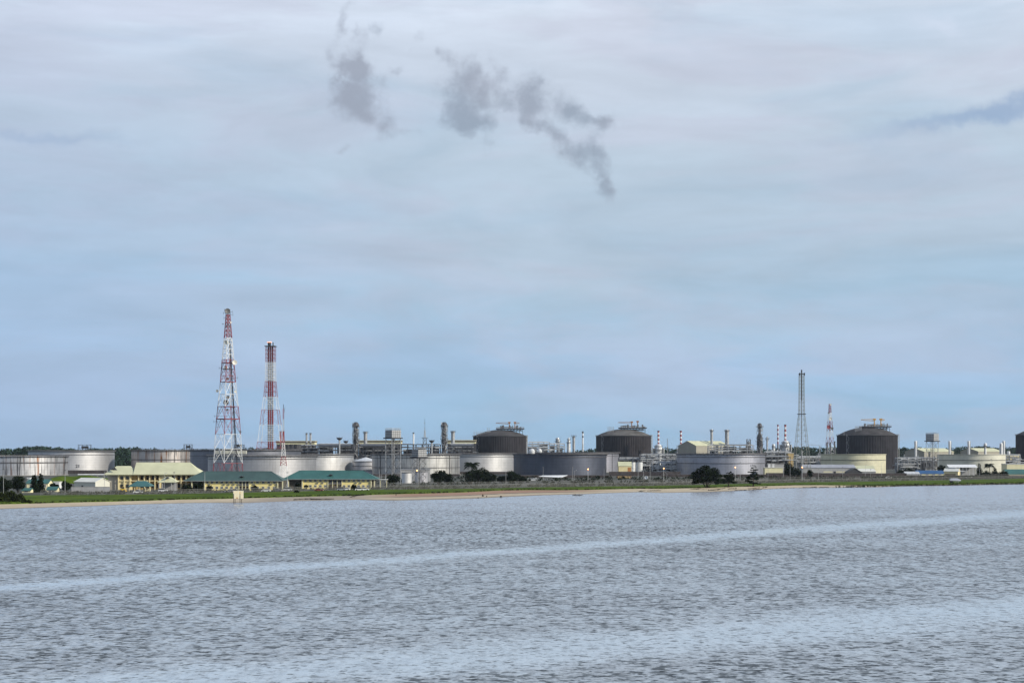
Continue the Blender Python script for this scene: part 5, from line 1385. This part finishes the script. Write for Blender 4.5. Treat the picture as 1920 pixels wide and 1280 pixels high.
# right hand side
t = shed(1720, 1770, 887.5, 882, 1170, 10, 'low shed with a bright blue roof under the right elevated water tank', PALEY, BROOF, name='blue_shed'); 
for px in (1724, 1736, 1748, 1760): t.add('door', MB().box(t.x(px), t.x(px + 5), -.12, -.03, .02, 2.4), GREY)
t = shed(1698, 1724, 888, 884, 1160, 8, 'low grey roofed shed left of the blue roofed shed', GREY, PALE, name='low_shed')
k_ = 1140 / F; t = shed(1783 - 5.5 / k_, 1783 + 5.5 / k_, 883, 878, 1140, 8, 'small yellow house with white roof right of the blue roofed shed', CREAM, WROOF, rz=math.radians(-30), name='small_house')
t.add('roof_vent', MB().box(-3, 3, 3.4, 4.6, t.z(878), t.z(877)), WHITE); t.add('door', MB().box(-4.6, 3.6, -.12, -.03, .05, 2.6), mat('brown_shutter', (.22, .15, .09), .8))
t = T('open_shelter', 'long pale roofed open store in front of the right cream tank', 'shelter', 1805, 1200); Z = t.z; X = t.x
t.add('roof', MB().add([(X(1779), 0, Z(876)), (X(1833), 0, Z(876)), (X(1833), 6, Z(871)), (X(1779), 6, Z(871)), (X(1779), 0, Z(875.6)), (X(1833), 0, Z(875.6)), (X(1833), 6, Z(870.6)), (X(1779), 6, Z(870.6))], [(3, 2, 1, 0), (4, 5, 6, 7), (0, 1, 5, 4), (1, 2, 6, 5), (2, 3, 7, 6), (3, 0, 4, 7)]), WHITE)
t.add('back_wall', MB().box(X(1782), X(1832), 5.4, 5.7, 0, Z(871.8)), GREY)
for i in range(9): t.add('post', MB().box(X(1780 + 6.4 * i) - .12, X(1780 + 6.4 * i) + .12, .2, .45, 0, Z(876)), PALE)
t = T('open_shelter', 'curved white canopy beside the small yellow house on the right', 'canopy', 1805, 1130); Z = t.z; X = t.x
t.add('roof', MB().prism([(X(1797), Z(883)), (X(1803), Z(882)), (X(1809), Z(882.5)), (X(1814), Z(885.5)), (X(1809), Z(883.5)), (X(1803), Z(883)), (X(1797), Z(884))], 0, 4), WHITE)
for px in (1799, 1806, 1812): t.add('post', MB().box(X(px) - .1, X(px) + .1, .2, .4, 0, Z(884.3)), GREY)
box_building(1888, 1960, 869, 1240, 14, 'flat pale yellow hall with white roof at the right edge', PALEY, WHITE)
shed(1889, 1960, 888.5, 880, 1130, 14, 'green roofed building at the right edge', PALEY, GROOF, name='green_shed')
# bund walls and earth berm
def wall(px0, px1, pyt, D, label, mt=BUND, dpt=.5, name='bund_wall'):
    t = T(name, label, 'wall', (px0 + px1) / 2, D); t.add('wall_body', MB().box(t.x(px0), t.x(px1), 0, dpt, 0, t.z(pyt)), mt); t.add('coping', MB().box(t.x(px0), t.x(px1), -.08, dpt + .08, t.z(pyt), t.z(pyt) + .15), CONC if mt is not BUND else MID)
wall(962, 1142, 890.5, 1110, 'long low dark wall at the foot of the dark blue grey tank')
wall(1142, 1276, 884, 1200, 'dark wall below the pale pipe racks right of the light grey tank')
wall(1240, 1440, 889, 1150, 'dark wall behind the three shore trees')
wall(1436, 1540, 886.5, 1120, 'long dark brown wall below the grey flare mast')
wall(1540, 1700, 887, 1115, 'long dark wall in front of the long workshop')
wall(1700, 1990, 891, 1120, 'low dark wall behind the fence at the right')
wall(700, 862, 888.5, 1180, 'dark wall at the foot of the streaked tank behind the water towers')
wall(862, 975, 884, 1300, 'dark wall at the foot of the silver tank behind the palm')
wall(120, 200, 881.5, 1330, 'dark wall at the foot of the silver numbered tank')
t = T('pipeline', 'low white pipeline crossing in front of the silver numbered tank', 'pipeline', 172, 1180); t.add('pipe', MB().bar((t.x(146), 0, t.z(889.3)), (t.x(200), 0, t.z(889.3)), .55, 8), WHITE)
for i in range(5): t.add('saddle', MB().box(t.x(150 + 11 * i) - .3, t.x(150 + 11 * i) + .3, -.5, .5, 0, t.z(890.3)), CONC)
mb = MB(); t = T('earth_berm', 'low grassy earth mound below the silver numbered tank', 'mound', 130, 900); nx, ny = 40, 8; vs = []
for i in range(nx + 1):
    for j in range(ny + 1):
        u = i / nx * 2 - 1; v = j / ny; hh = t.z(892) * max(0, 1 - abs(u) ** 3) * math.sin(math.pi * min(1, v * 1.0)) ** .7 * (1 + .08 * math.sin(u * 9))
        vs.append((u * 72 * t.k, v * 40, hh - .1))
mb.add(vs, [(i * (ny + 1) + j, (i + 1) * (ny + 1) + j, (i + 1) * (ny + 1) + j + 1, i * (ny + 1) + j + 1) for i in range(nx) for j in range(ny)])
t.add('turf', mb, M_GRASS, smooth=True)
# ================================================================== TREES AND SHRUBS
def LD(px, py, z=G): return (HC - z) * F / (py - HZ)
tree(1325, 800, 873, 58, 'widest spreading dark tree on the shore, leftmost of three', 51, 'wide', num=11000, z=.85, leaf=.36, name='spreading_tree')
tree(1366, 815, 884, 38, 'smallest of the three shore trees, in the middle', 52, 'tier', num=5200, z=.9, leaf=.32, trunk_h=.3, name='tiered_tree')
tree(1412.5, 832, 871, 36, 'tiered tree standing apart, rightmost of the three shore trees', 53, 'tier', num=7000, z=.9, leaf=.32, trunk_h=.14, name='tiered_tree')
tree(737, 850, 885.5, 30, 'round dark bush under the tallest water tank', 54, 'round', trunk_h=.0, num=2600)
tree(822, 860, 877.5, 42, 'large round dark tree right of the lower water tank', 55, 'round', trunk_h=.0, num=3800)
tree(838, 870, 885, 26, 'dark tree lobe leaning right of the large round tree', 56, 'round', trunk_h=.0, num=1800)
tree(900, 870, 872, 52, 'big round dark tree right of the palm tree', 57, 'round', trunk_h=0, num=5000)
tree(917, 872, 884, 30, 'lower dark bush at the right foot of the big round tree', 58, 'round', trunk_h=0, num=2000)
tree(881, 848, 873.5, 27, 'dark bush at the foot of the palm tree', 59, 'round', trunk_h=0, num=1800)
palm(884, 858, 860, 34, 'palm tree with drooping fronds in front of the silver tank', 60)
tree(960, 900, 880, 32, 'round dark tree left of the small white cabin', 61, 'round', trunk_h=0, num=2600)
tree(942, 905, 890, 30, 'low dark bush between two round trees behind the lamp post', 62, 'round', trunk_h=0, num=1700)
tree(977, 915, 890, 26, 'low dark bush left of the small white cabin', 63, 'round', trunk_h=0, num=1500)
tree(1098, 960, 896, 20, 'small dark bush left of the lit lamp post by the light grey tank', 64, 'low', num=900)
tree(1480, 1090, 864, 30, 'bushy dark tree left of the foot of the grey flare mast', 65, 'round', trunk_h=.05, num=2600, leaf=.45)
tree(1494, 1080, 874, 22, 'lower dark bush at the foot of the grey flare mast', 66, 'round', trunk_h=0, num=1400, leaf=.45)
tree(1519, 1085, 878.5, 14, 'round dark bush in front of the long workshop', 67, 'round', trunk_h=0, num=1000, leaf=.4)
tree(1766, 1190, 869.5, 20, 'dark round tree behind the blue roofed shed', 68, 'round', trunk_h=0, num=1500, leaf=.5)
tree(1702, 1180, 876, 26, 'dark bush right of the right hand gas tank', 69, 'round', trunk_h=0, num=1500, leaf=.5)
tree(1688, 1190, 880, 22, 'low dark bush at the foot of the right hand gas tank', 70, 'low', num=1200, leaf=.5)
tree(1880, 1110, 880.5, 28, 'round dark bush left of the green roofed building at the right edge', 71, 'low', num=1800, leaf=.4)
tree(1836, 1110, 869, 13, 'slim dark tree in front of the right cream tank', 72, 'conifer', num=1200, leaf=.4)
palm(1855, 1110, 864, 20, 'small palm in front of the right end of the right cream tank', 73)
tree(1848, 1100, 880, 34, 'low dark scrub between the slim tree and the small palm', 74, 'low', num=1800, leaf=.4)
tree(1865, 1112, 875, 14, 'small dark tree right of the small palm', 75, 'conifer', num=900, leaf=.4)
# left side
tree(8, 668, 893, 34, 'dense dark tree at the left edge of the photo', 76, 'round', trunk_h=0, num=3200)
tree(34, 676, 891, 34, 'dense dark tree second from the left edge', 77, 'round', trunk_h=0, num=3200)
tree(64, 690, 890, 16, 'slender dark casuarina left of the small green roofed house front', 78, 'conifer', num=1800, name='casuarina_tree')
tree(76, 694, 888, 15, 'slender dark casuarina in front of the small green roofed house', 79, 'conifer', num=1800, name='casuarina_tree')
tree(124, 706, 899, 24, 'rounded dark tree left of the low white shed', 80, 'round', trunk_h=0, num=2400)
tree(102, 716, 904, 24, 'low dark tree between the guard hut and the rounded dark tree', 81, 'round', trunk_h=0, num=1700)
for i, (px, D, top, w, lab) in enumerate(((2, 560, 920, 34, 'shore shrub at the very left edge of the photo'), (20, 566, 917, 34, 'tall shore shrub second from the left edge'), (36, 562, 924, 26, 'shore shrub third from the left edge'),
                                          (50, 552, 935, 20, 'lowest shore shrub trailing right onto the grass'), (-18, 560, 918, 34, 'shore shrub partly outside the left edge'))):
    tree(px, D, top, w, lab, 90 + i, 'low', num=2600, z=.95, mt=LEAF4, name='shore_shrub', cat='shrub', group='shrubs at the left end of the beach')
tree(350, 706, 906, 26, 'dark hedge bush left of the dull green roofed building', 100, 'low', num=1600)
tree(371, 712, 903, 24, 'taller dark bush at the left end of the dull green roofed building', 101, 'round', trunk_h=0, num=1700)
tree(392.5, 700, 908, 13, 'small round bush in front of the dull green roofed building', 102, 'round', trunk_h=0, num=900)
tree(477.5, 700, 908.5, 14, 'small round tree at the right part of the dull green roofed building', 103, 'round', trunk_h=.1, num=1100)
tree(557, 738, 903, 12, 'small dark tree at the left porch of the bright green roofed building', 104, 'round', trunk_h=.1, num=900)
tree(574, 735, 908, 9, 'young tree in front of the left end of the bright green roofed building', 105, 'round', trunk_h=.3, num=500)
tree(664, 730, 908, 15, 'small round tree right of centre of the bright green roofed building', 106, 'round', trunk_h=0, num=1100)
tree(556, 690, 917.5, 9, 'tiny dark shrub on the grass below the slender mast', 107, 'low', num=400, name='shore_shrub', cat='shrub')

# scrub, far woods
def cloud(name, label, C, Rr, num, leaf, mt, seed, squash=.7):
    rng = np.random.default_rng(seed); o = link(name, leaf_mesh(name, leaves(rng, C, Rr, num, leaf, squash), mt)); tag(o, label, name.replace('_', ' ')); o['kind'] = 'stuff'; return o
rng = np.random.default_rng(7)
def far_wood(name, label, ranges, seed, num):
    rng = np.random.default_rng(seed); C = []; Rr = []
    for px0, px1, D0, D1, prof in ranges:
        n = int((px1 - px0) / 2.2)
        for i in range(n):
            px = px0 + (px1 - px0) * (i + rng.random()) / n; D = rng.uniform(D0, D1); k_ = D / F
            top = np.interp(px, *zip(*prof)) + rng.uniform(-1.2, 3.0) * 1.0
            zt = HC - (top - HZ) * k_; r = rng.uniform(3.5, 8); x = (px - 960) * k_
            z = zt - r * .8
            while z > 2: C.append((x + rng.uniform(-3, 3), D + rng.uniform(-5, 5), z)); Rr.append(r); z -= r * 1.1; r = min(r * 1.15, 10)
    return cloud(name, label, C, Rr, num, 1.7, LEAF3, seed, .9)
far_wood('far_wood', 'dark belt of far trees behind the tanks on the left', [(-80, 262, 1900, 2300, [(-80, 842), (10, 842), (30, 840), (60, 836.5), (78, 837), (110, 839), (150, 841), (200, 841), (230, 839), (262, 838)])], 11, 42000)
far_wood('far_wood', 'low dark belt of far trees behind the tall mast', [(262, 560, 2100, 2500, [(262, 839), (300, 841), (400, 842), (450, 839), (480, 839), (560, 842)])], 12, 16000)
far_wood('far_wood', 'blue green belt of far trees from the middle gas tank to the right edge', [(1080, 1290, 2500, 3000, [(1080, 843), (1110, 840), (1170, 840), (1240, 839), (1290, 841)]), (1290, 1480, 2600, 3100, [(1290, 843), (1480, 839)]),
         (1480, 1930, 2300, 2900, [(1480, 838), (1500, 837), (1540, 839), (1575, 838), (1680, 840), (1725, 837.5), (1760, 841), (1800, 838), (1840, 836), (1870, 839), (1930, 838)])], 13, 80000)
# reeds behind the fence, weeds at the bank, hedge line under the tanks
C = []; Rr = []
for i in range(1500):
    x = rng.uniform(-215, 420); y = fence_d(x) + rng.uniform(7, 42); C.append((x, y, G + .35)); Rr.append(rng.uniform(.7, 1.6))
cloud('dry_scrub', 'pale grey green dry scrub along the back of the fence', C, Rr, 26000, .38, REED, 21, .6)
C = []; Rr = []
for i in range(1900):
    x = rng.uniform(-220, 400); 
    if -60 < x < 60 and rng.random() < .35: continue
    g = grass_d(x); s = rng.random() ** 2; C.append((x, g + .5 + s * 7, .95)); Rr.append(rng.uniform(.25, .75) * (1 if x < 100 else .8))
for i in range(420):
    x = rng.uniform(190, 420); g = shore_d(x); C.append((x, g + rng.uniform(.5, 5), .5)); Rr.append(rng.uniform(.3, .7))
cloud('bank_weeds', 'dark weeds along the lower edge of the grass bank', C, Rr, 44000, .26, LEAF4, 22, .7)
C = []; Rr = []
for i in range(520):
    px = rng.uniform(640, 1900); x = wx(px, 1080); C.append((x, rng.uniform(fence_d(x) + 38, 1100) if fence_d(x) + 38 < 1095 else 1105, G + .8)); Rr.append(rng.uniform(1.0, 2.4))
cloud('yard_scrub', 'dark scrub on the plant ground below the tanks', C, Rr, 16000, .5, LEAF2, 23, .8)

# ================================================================== FENCES
def fence(off, H, x0, x1, step, label, midrail=True):
    o = link('chain_link_fence', None, None, ((x0 + x1) / 2, fence_d((x0 + x1) / 2) + off, G)); tag(o, label, 'fence'); ox, oy = o.location.x, o.location.y
    me = MB().bar((0, 0, -.1), (0, 0, H), .055, 5).mesh('fence_post', FENCE)
    n = int((x1 - x0) / step); P_ = [(x0 + (x1 - x0) * i / n, fence_d(x0 + (x1 - x0) * i / n) + off) for i in range(n + 1)]
    for x, y in P_: link('fence_post', me, o, (x - ox, y - oy, 0))
    mr = MB(); mw = MB()
    for (xa, ya), (xb, yb) in zip(P_, P_[1:]):
        mr.bar((xa - ox, ya - oy, H * .98), (xb - ox, yb - oy, H * .98), .045, 4)
        if midrail: mr.bar((xa - ox, ya - oy, H * .45), (xb - ox, yb - oy, H * .45), .035, 4)
        for j in range(1, 11):
            z = H * j / 11; mw.add([(xa - ox, ya - oy, z - .011), (xb - ox, yb - oy, z - .011), (xb - ox, yb - oy, z + .011), (xa - ox, ya - oy, z + .011)], [(0, 1, 2, 3)])
        for j in range(1, 9):
            f = j / 9; x = xa + (xb - xa) * f - ox; y = ya + (yb - ya) * f - oy; mw.add([(x - .012, y, 0), (x + .012, y, 0), (x + .012, y, H), (x - .012, y, H)], [(0, 1, 2, 3)])
    link('top_rail', mr.mesh('top_rail', FENCE), o)
    w_ = link('wire_mesh', mw.mesh('wire_mesh', FENCE), o); w_['kind'] = 'stuff'
fence(0, 2.2, -212, 470, 3.2, 'front chain link fence along the top of the grass bank')
fence(30, 3.0, -80, 470, 3.6, 'rear taller chain link fence behind the dry scrub')

# ================================================================== LAMP POSTS AND POLES
for px, top, D, lab in ((415, 886.5, 745, 'lit lamp in front of the dull green roof below the tall mast'), (605, 884.5, 775, 'lit lamp in front of the bright green roof'), (782, 882, 868, 'lit lamp under the lower elevated water tank'),
                        (1102.5, 879.5, 940, 'lit lamp post in front of the light grey tank'), (1244.5, 878, 985, 'lit lamp post left of the grey storage tank'), (1378.5, 876, 1010, 'lit lamp post in front of the grey storage tank')):
    pole(px, D, top, lab, lit=True, group='lit orange lamps')
t = pole(1504, 1000, 876, 'tall post with a lit orange lamp in front of the grey flare mast', lit=True, group='lit orange lamps'); t.add('tall_mast', MB().bar((0, .3, 0), (0, .3, t.z(845)), .16, 6), PALE)
for px, top, D, arm, lab in ((6.5, 880, 640, 0, 'thin pole at the left edge of the photo'), (122, 882, 690, 0, 'thin pole right of the slender casuarinas'), (196, 884, 700, 0, 'thin pole at the left end of the pale yellow building'),
                             (308, 887, 712, .9, 'lamp post in front of the entrance pavilion'), (326.5, 886, 716, 0, 'thin pole right of the entrance pavilion'), (384, 884.5, 690, 0, 'tall white pole at the left end of the yellow wall'),
                             (539, 886, 735, 0, 'thin pole right of the slender mast'), (711.5, 880, 800, 0, 'left thin pole right of the bright green roofed building'), (715.5, 889, 810, 0, 'right thin pole right of the bright green roofed building'),
                             (948.5, 877, 880, .8, 'lamp post among the round dark trees'), (1018.5, 876, 900, 0, 'thin pole right of the small white cabin'), (1073.8, 875.5, 925, 0, 'left pole of a close pair before the dark blue grey tank'),
                             (1077.5, 882, 960, 1, 'right pole of a close pair before the dark blue grey tank'), (1132.5, 878, 950, 0, 'thin pole before the seam of the light grey tank'), (1196.5, 863, 960, 0, 'thin pole below the upright silver tank'),
                             (1219, 864, 965, 0, 'thin pole right of the upright silver tanks'), (1250.5, 886, 975, -.8, 'short lamp post right of the lit lamp by the pipe racks'), (1388, 867, 1000, 0, 'thin pole between the two tiered trees'),
                             (1440, 868, 1010, 0, 'thin pole right of the rightmost tiered tree'), (1469, 870, 1030, 0, 'thin pole left of the bushy tree by the flare mast'), (1481.5, 872, 1040, 0, 'thin pole at the bushy tree by the flare mast'),
                             (1534.5, 880, 1050, 0, 'thin pole in front of the long workshop'), (1558.5, 838, 1150, 0, 'tall thin pole in front of the left cream tank'), (1580, 876, 1055, 0, 'thin pole at the middle of the long workshop'),
                             (1622.5, 872, 1080, .9, 'lamp post in front of the white roofed hall'), (1632.5, 880, 1060, 0, 'thin pole right of the white roofed hall'), (1653, 866.5, 1100, 1.2, 'lamp post at the right end of the left cream tank'),
                             (1836.5, 860, 1090, -1, 'lamp post by the slim dark tree on the right'), (1858.5, 861, 1100, 0, 'thin pole by the small palm on the right'), (1206.5, 880, 990, .8, 'short lamp post below the pale pipe rack')):
    pole(px, D, top, lab, arm=arm, cat='pole' if arm == 0 else 'lamp post', name='lamp_post' if arm else 'thin_pole', group='lamp posts of the plant' if arm else 'thin poles of the plant', r=.11)

# ================================================================== CARS
WP = mat('white_car_paint', (.75, .75, .75), .3, .0, .03, 1); SP = mat('silver_car_paint', (.42, .43, .45), .3, .5, .03, 1); DP = mat('dark_car_paint', (.05, .055, .065), .3, .2, .03, 1); RP = mat('maroon_car_paint', (.16, .03, .03), .35)
for px, D, lab, p, rz, kd in ((306, 700, 'white four wheel drive parked under the entrance pavilion lamp', WP, 0, 'suv'), (259, 672, 'white pickup truck parked at the fence by the gazebo', WP, 0, 'pickup'), (430, 690, 'silver saloon car parked left of the signboard', SP, math.pi, 'saloon'),
                              (441, 694, 'dark saloon car just above the signboard', DP, 0, 'saloon'), (499, 700, 'white saloon car parked right of the signboard', WP, math.pi, 'saloon'), (520, 706, 'dark saloon car below the right end of the dull green roof', DP, 0, 'saloon'),
                              (540, 716, 'white van parked below the slender mast', WP, 0, 'van'), (640, 722, 'silver saloon car below the loggia of the bright green roofed building', SP, 0, 'saloon'), (648.5, 728, 'white saloon car right of the silver one', WP, math.pi, 'saloon'),
                              (674, 722, 'white four wheel drive at the right part of the bright green roofed building', WP, 0, 'suv'), (684, 726, 'white saloon car at the right end of the bright green roofed building', WP, 0, 'saloon'),
                              (1666, 1075, 'white four wheel drive parked below the left cream tank', WP, 0, 'suv'), (1675, 1080, 'silver van parked right of the white one below the left cream tank', SP, 0, 'van'), (1818, 1085, 'white saloon car left of the slim dark tree', WP, 0, 'saloon'),
                              (1827, 1088, 'dark saloon car left of the slim dark tree', DP, 0, 'saloon'), (598, 712, 'maroon saloon car left of the loggia of the bright green roofed building', RP, 0, 'saloon')):
    car(px, D, lab, p, rz, kd)
t = T('wheel_loader', 'small yellow wheel loader at the left end of the pale yellow building', 'loader', 230.5, 702); YP = mat('loader_yellow', (.62, .40, .03), .5)
t.add('body', MB().box(-1.3, .9, -.7, .7, .5, 1.5), YP); t.add('cab', MB().box(-.4, .6, -.6, .6, 1.5, 2.4), GLASS); t.add('cab_roof', MB().box(-.5, .7, -.7, .7, 2.4, 2.5), YP)
t.add('bucket', MB().prism([(1.3, .2), (2.0, .15), (1.9, .3), (1.5, .35), (1.5, 1.0), (1.3, 1.0)], -.8, .8), YP); t.add('lift_arm', MB().bar((.6, -.5, 1.2), (1.4, -.5, .6), .1, 4).bar((.6, .5, 1.2), (1.4, .5, .6), .1, 4), YP)
for x in (-.8, .8):
    for y in (-.75, .75): t.add('wheel', MB().add([(x + .5 * math.cos(i * .6283), y + s, .5 + .5 * math.sin(i * .6283)) for s in (-.15, .15) for i in range(10)], [(i, (i + 1) % 10, 10 + (i + 1) % 10, 10 + i) for i in range(10)] + [tuple(range(10)), tuple(range(19, 9, -1))]), TYRE)
t = T('satellite_dish', 'white round dish behind the fence right of the brown substation', 'satellite dish', 1211.5, 1000); t.add('post', MB().bar((0, 0, 0), (0, 0, 1.2), .15, 6), GREY); dish(t, 0, -.3, 2.0, 1.15, WHITE, -math.pi / 2 - .3, 'reflector')

# ================================================================== SHORE
# signboard standing at the water's edge
t = T('signboard', 'pale square signboard with stained patches on dark legs at the water edge', 'signboard', 446.5, 574, z=.02); Z = t.z; X = t.x
sg = bpy.data.materials.new('sign_face'); sg.use_nodes = True; N = NT(sg.node_tree); b_ = N.n['Principled BSDF']; p = N.node('ShaderNodeTexCoord').outputs['Object']
gx, gy, gz = N.sep(p); n_a = N.noise(p, 1.6, 4, .6); n_b = N.noise(N.vm('MULTIPLY', p, (3, 1, 6)), 1.4, 3, .6)
cc = N.mix(N.step(n_a, .3, .7), (.84, .78, .58), (.80, .66, .38))
def patch_(cx, cz, rx, rz_, col_, amt):
    global cc
    a_ = N.m('DIVIDE', N.m('SUBTRACT', gx, cx), rx); c2 = N.m('DIVIDE', N.m('SUBTRACT', gz, cz), rz_); q_ = N.m('ADD', N.m('MULTIPLY', a_, a_), N.m('MULTIPLY', c2, c2))
    cc = N.mix(N.m('MULTIPLY', N.step(N.m('ADD', q_, N.m('MULTIPLY', n_a, .8)), .5, 1.5, o0=1., o1=0.), amt), cc, col_)
patch_(-.45, Z(934), .55, .65, (.48, .26, .10), .9); patch_(.72, Z(923.5), .35, .75, (.72, .50, .18), .8); patch_(1.1, Z(922), .15, .25, (.5, .42, .3), .8); patch_(.7, Z(929.3), .3, .25, (.4, .4, .32), .5)
cc = N.mix(N.m('MULTIPLY', N.step(n_b, .60, .66), .35), cc, (.42, .40, .34))
N.l.new(cc, b_.inputs['Base Color']); b_.inputs['Roughness'].default_value = .7
t.add('board', MB().box(X(437.6), X(456), 0, .12, Z(934.4), Z(919.8)), sg)
t.add('board_frame', MB().box(X(437.3), X(456.3), .12, .2, Z(934.7), Z(919.5)), WHITE)
for px in (438.3, 440.6, 450.1, 452.6): t.add('leg', MB().bar((X(px), .28 if px in (440.6, 452.6) else -.12, -.6), (X(px), .28 if px in (440.6, 452.6) else .05, Z(925)), .11, 6), BARK)
# beach hut on the right
t = T('beach_shelter', 'small open shelter with pale sloping roof on the right grass bank', 'shelter', 1790, 925, z=.95); Z = t.z; X = t.x
mb = MB(); mb.add([(X(1779.5), -1.6, Z(900.8)), (X(1799), -1.8, Z(901.2)), (X(1802.5), 0, Z(900)), (X(1797.5), 1.6, Z(896.2)), (X(1784.5), 1.6, Z(896)), (X(1782), 2.6, Z(898))], [(0, 1, 3, 4), (1, 2, 3), (0, 4, 5)]); 
t.add('roof', mb, GSHEET)
for px in (1781.5, 1787.5, 1794, 1799.5): t.add('post', MB().bar((X(px), -1.2, 0), (X(px), -1.2, Z(900.7)), .1, 5), BARK)
t.add('side_panel', MB().box(X(1780.5), X(1786.5), -.4, 0, .2, 1.5), DARK); t.add('bench', MB().box(X(1788), X(1797), -.9, -.4, .4, .52), WHITE)
def drift(px, py, L, label, seed, z=.3, n=5, thick=.22):
    D = (HC - z) * F / (py - HZ); o = T('driftwood', label, 'driftwood', px, D, 'dark driftwood on the beach', z=z); rnd = random.Random(seed); mb = MB()
    p = Vector((-L / 2, 0, .1)); 
    for i in range(n):
        q = p + Vector((L / n, rnd.uniform(-.6, .6), rnd.uniform(-.12, .22))); q.z = max(.05, q.z); mb.bar(p, q, thick * rnd.uniform(.6, 1.2), 6, thick * rnd.uniform(.4, .9))
        if rnd.random() < .8: mb.bar(q, q + Vector((rnd.uniform(-1, 1), rnd.uniform(-.5, .5), rnd.uniform(.1, .75))), thick * .35, 4, .03)
        p = q
    o.add('log', mb, BARK)
    return o
for i, (px, py, L, lab) in enumerate(((1208, 918.6, 8, 'long dark driftwood tangle on the sand below the pale pipe racks'), (1226, 920, 7, 'lower driftwood tangle nearest the water below the pipe racks'), (1203, 921, 3, 'short dark log left of the long driftwood tangle'),
     (577, 936.6, 12, 'long dark log on the mud below the bright green roof'), (604, 936, 10, 'second long dark log right of the first on the mud'), (661, 932.6, 3, 'short stump on the mud right of the logs'), (420, 935.2, 5, 'flat dark log left of the signboard'),
     (1248, 914, 4, 'small dark log at the grass edge left of the shore trees'), (1302, 917.6, 7, 'dark roots below the widest shore tree'), (1318, 918, 7, 'dark log below the trunk of the widest shore tree'), (1338, 919, 6, 'dark log between the widest and the smallest shore tree'),
     (1352, 917.5, 5, 'dark branch left below the smallest shore tree'), (1373, 917, 5, 'dark branch right below the smallest shore tree'), (1388, 919, 6, 'dark log at the water left of the tiered tree'), (1414, 916, 7, 'dark log below the rightmost tiered tree'), (1419, 918, 5, 'lower dark log at the water below the rightmost tiered tree'),
     (1434, 914.5, 3, 'small dark log right of the rightmost tiered tree'), (1464, 911.5, 7, 'dark log at the grass edge below the bushy tree'), (1518, 913.5, 8, 'dark log at the water edge below the grey flare mast'), (1545, 913.3, 6, 'dark log at the water edge right of the flare mast'),
     (1141, 918.6, 6, 'flat dark log on the sand below the light grey tank'), (1083, 928, 5, 'dark log floating at the water edge in the middle'))):
    drift(px, py, L, lab, i + 200)
for i, (px, py, hh, w, lab) in enumerate(((905.3, 930, 1.0, .8, 'dark stump at the brown bank, tallest on the sandbar'), (912.4, 930.6, .45, .5, 'tiny dark stump right of the tallest one on the sandbar'), (939.3, 931.8, .75, 1.0, 'dark rounded stump at the water edge of the sandbar'), (896.5, 933, .3, .5, 'tiny dark stump at the left of the sandbar'),
                                       (742.5, 930, 1.6, .35, 'thin dark stake standing on the beach left of centre'))):
    D = (HC - .25) * F / (py - HZ); t = T('beach_stump', lab, 'stump', px, D, 'dark stumps on the sandbar', z=.25)
    t.add('stump', MB().lathe([(w * .5, -.1), (w * .42, hh * .4), (w * .5, hh * .75), (w * .2, hh)], 9), BARK); t.add('root', MB().bar((0, 0, hh * .5), (w * .7, 0, hh * .1), w * .12, 5).bar((0, 0, hh * .4), (-w * .6, -.1, 0), w * .12, 5), BARK)
# rocks of the right hand bank
rng = np.random.default_rng(5); mb = MB()
for i in range(700):
    px = rng.uniform(1585, 1960) if i > 130 else rng.uniform(1290, 1585); D0 = 960; x = (px - 960) * D0 / F; y = shore_d(x) + rng.uniform(-.5, 2.5 if i > 130 else 1.5); r_ = rng.uniform(.18, .5) * (1 if i > 130 else .7)
    vs = [(x + r_ * rng.uniform(.6, 1.3) * a, y + r_ * rng.uniform(.6, 1.3) * b, .12 + r_ * .7 * c2) for a, b, c2 in ((1, 0, 0), (0, 1, 0), (-1, 0, 0), (0, -1, 0), (0, 0, 1), (0, 0, -1))]
    mb.add(vs, [(0, 1, 4), (1, 2, 4), (2, 3, 4), (3, 0, 4), (1, 0, 5), (2, 1, 5), (3, 2, 5), (0, 3, 5)])
o = link('shore_rocks', mb.mesh('shore_rocks', mat('dark_rock', (.07, .06, .05), .9, 0, .4, .8))); tag(o, 'small dark rocks along the water on the right', 'rocks'); o['kind'] = 'stuff'
# ================================================================== AIR
hm = bpy.data.materials.new('haze'); hm.use_nodes = True; N = NT(hm.node_tree); N.n.clear()
ho = N.node('ShaderNodeOutputMaterial'); hv = N.node('ShaderNodeVolumePrincipled')
hv.inputs['Color'].default_value = (.72, .84, .97, 1); hv.inputs['Density'].default_value = .000025; hv.inputs['Anisotropy'].default_value = .2
N.l.new(hv.outputs[0], ho.inputs['Volume'])
o = link('haze', MB().box(-4600, 4600, -460, 16500, -1.5, 175).mesh('haze', hm)); o['kind'] = 'stuff'; o['label'] = 'thin pale blue air over the river and the plant'
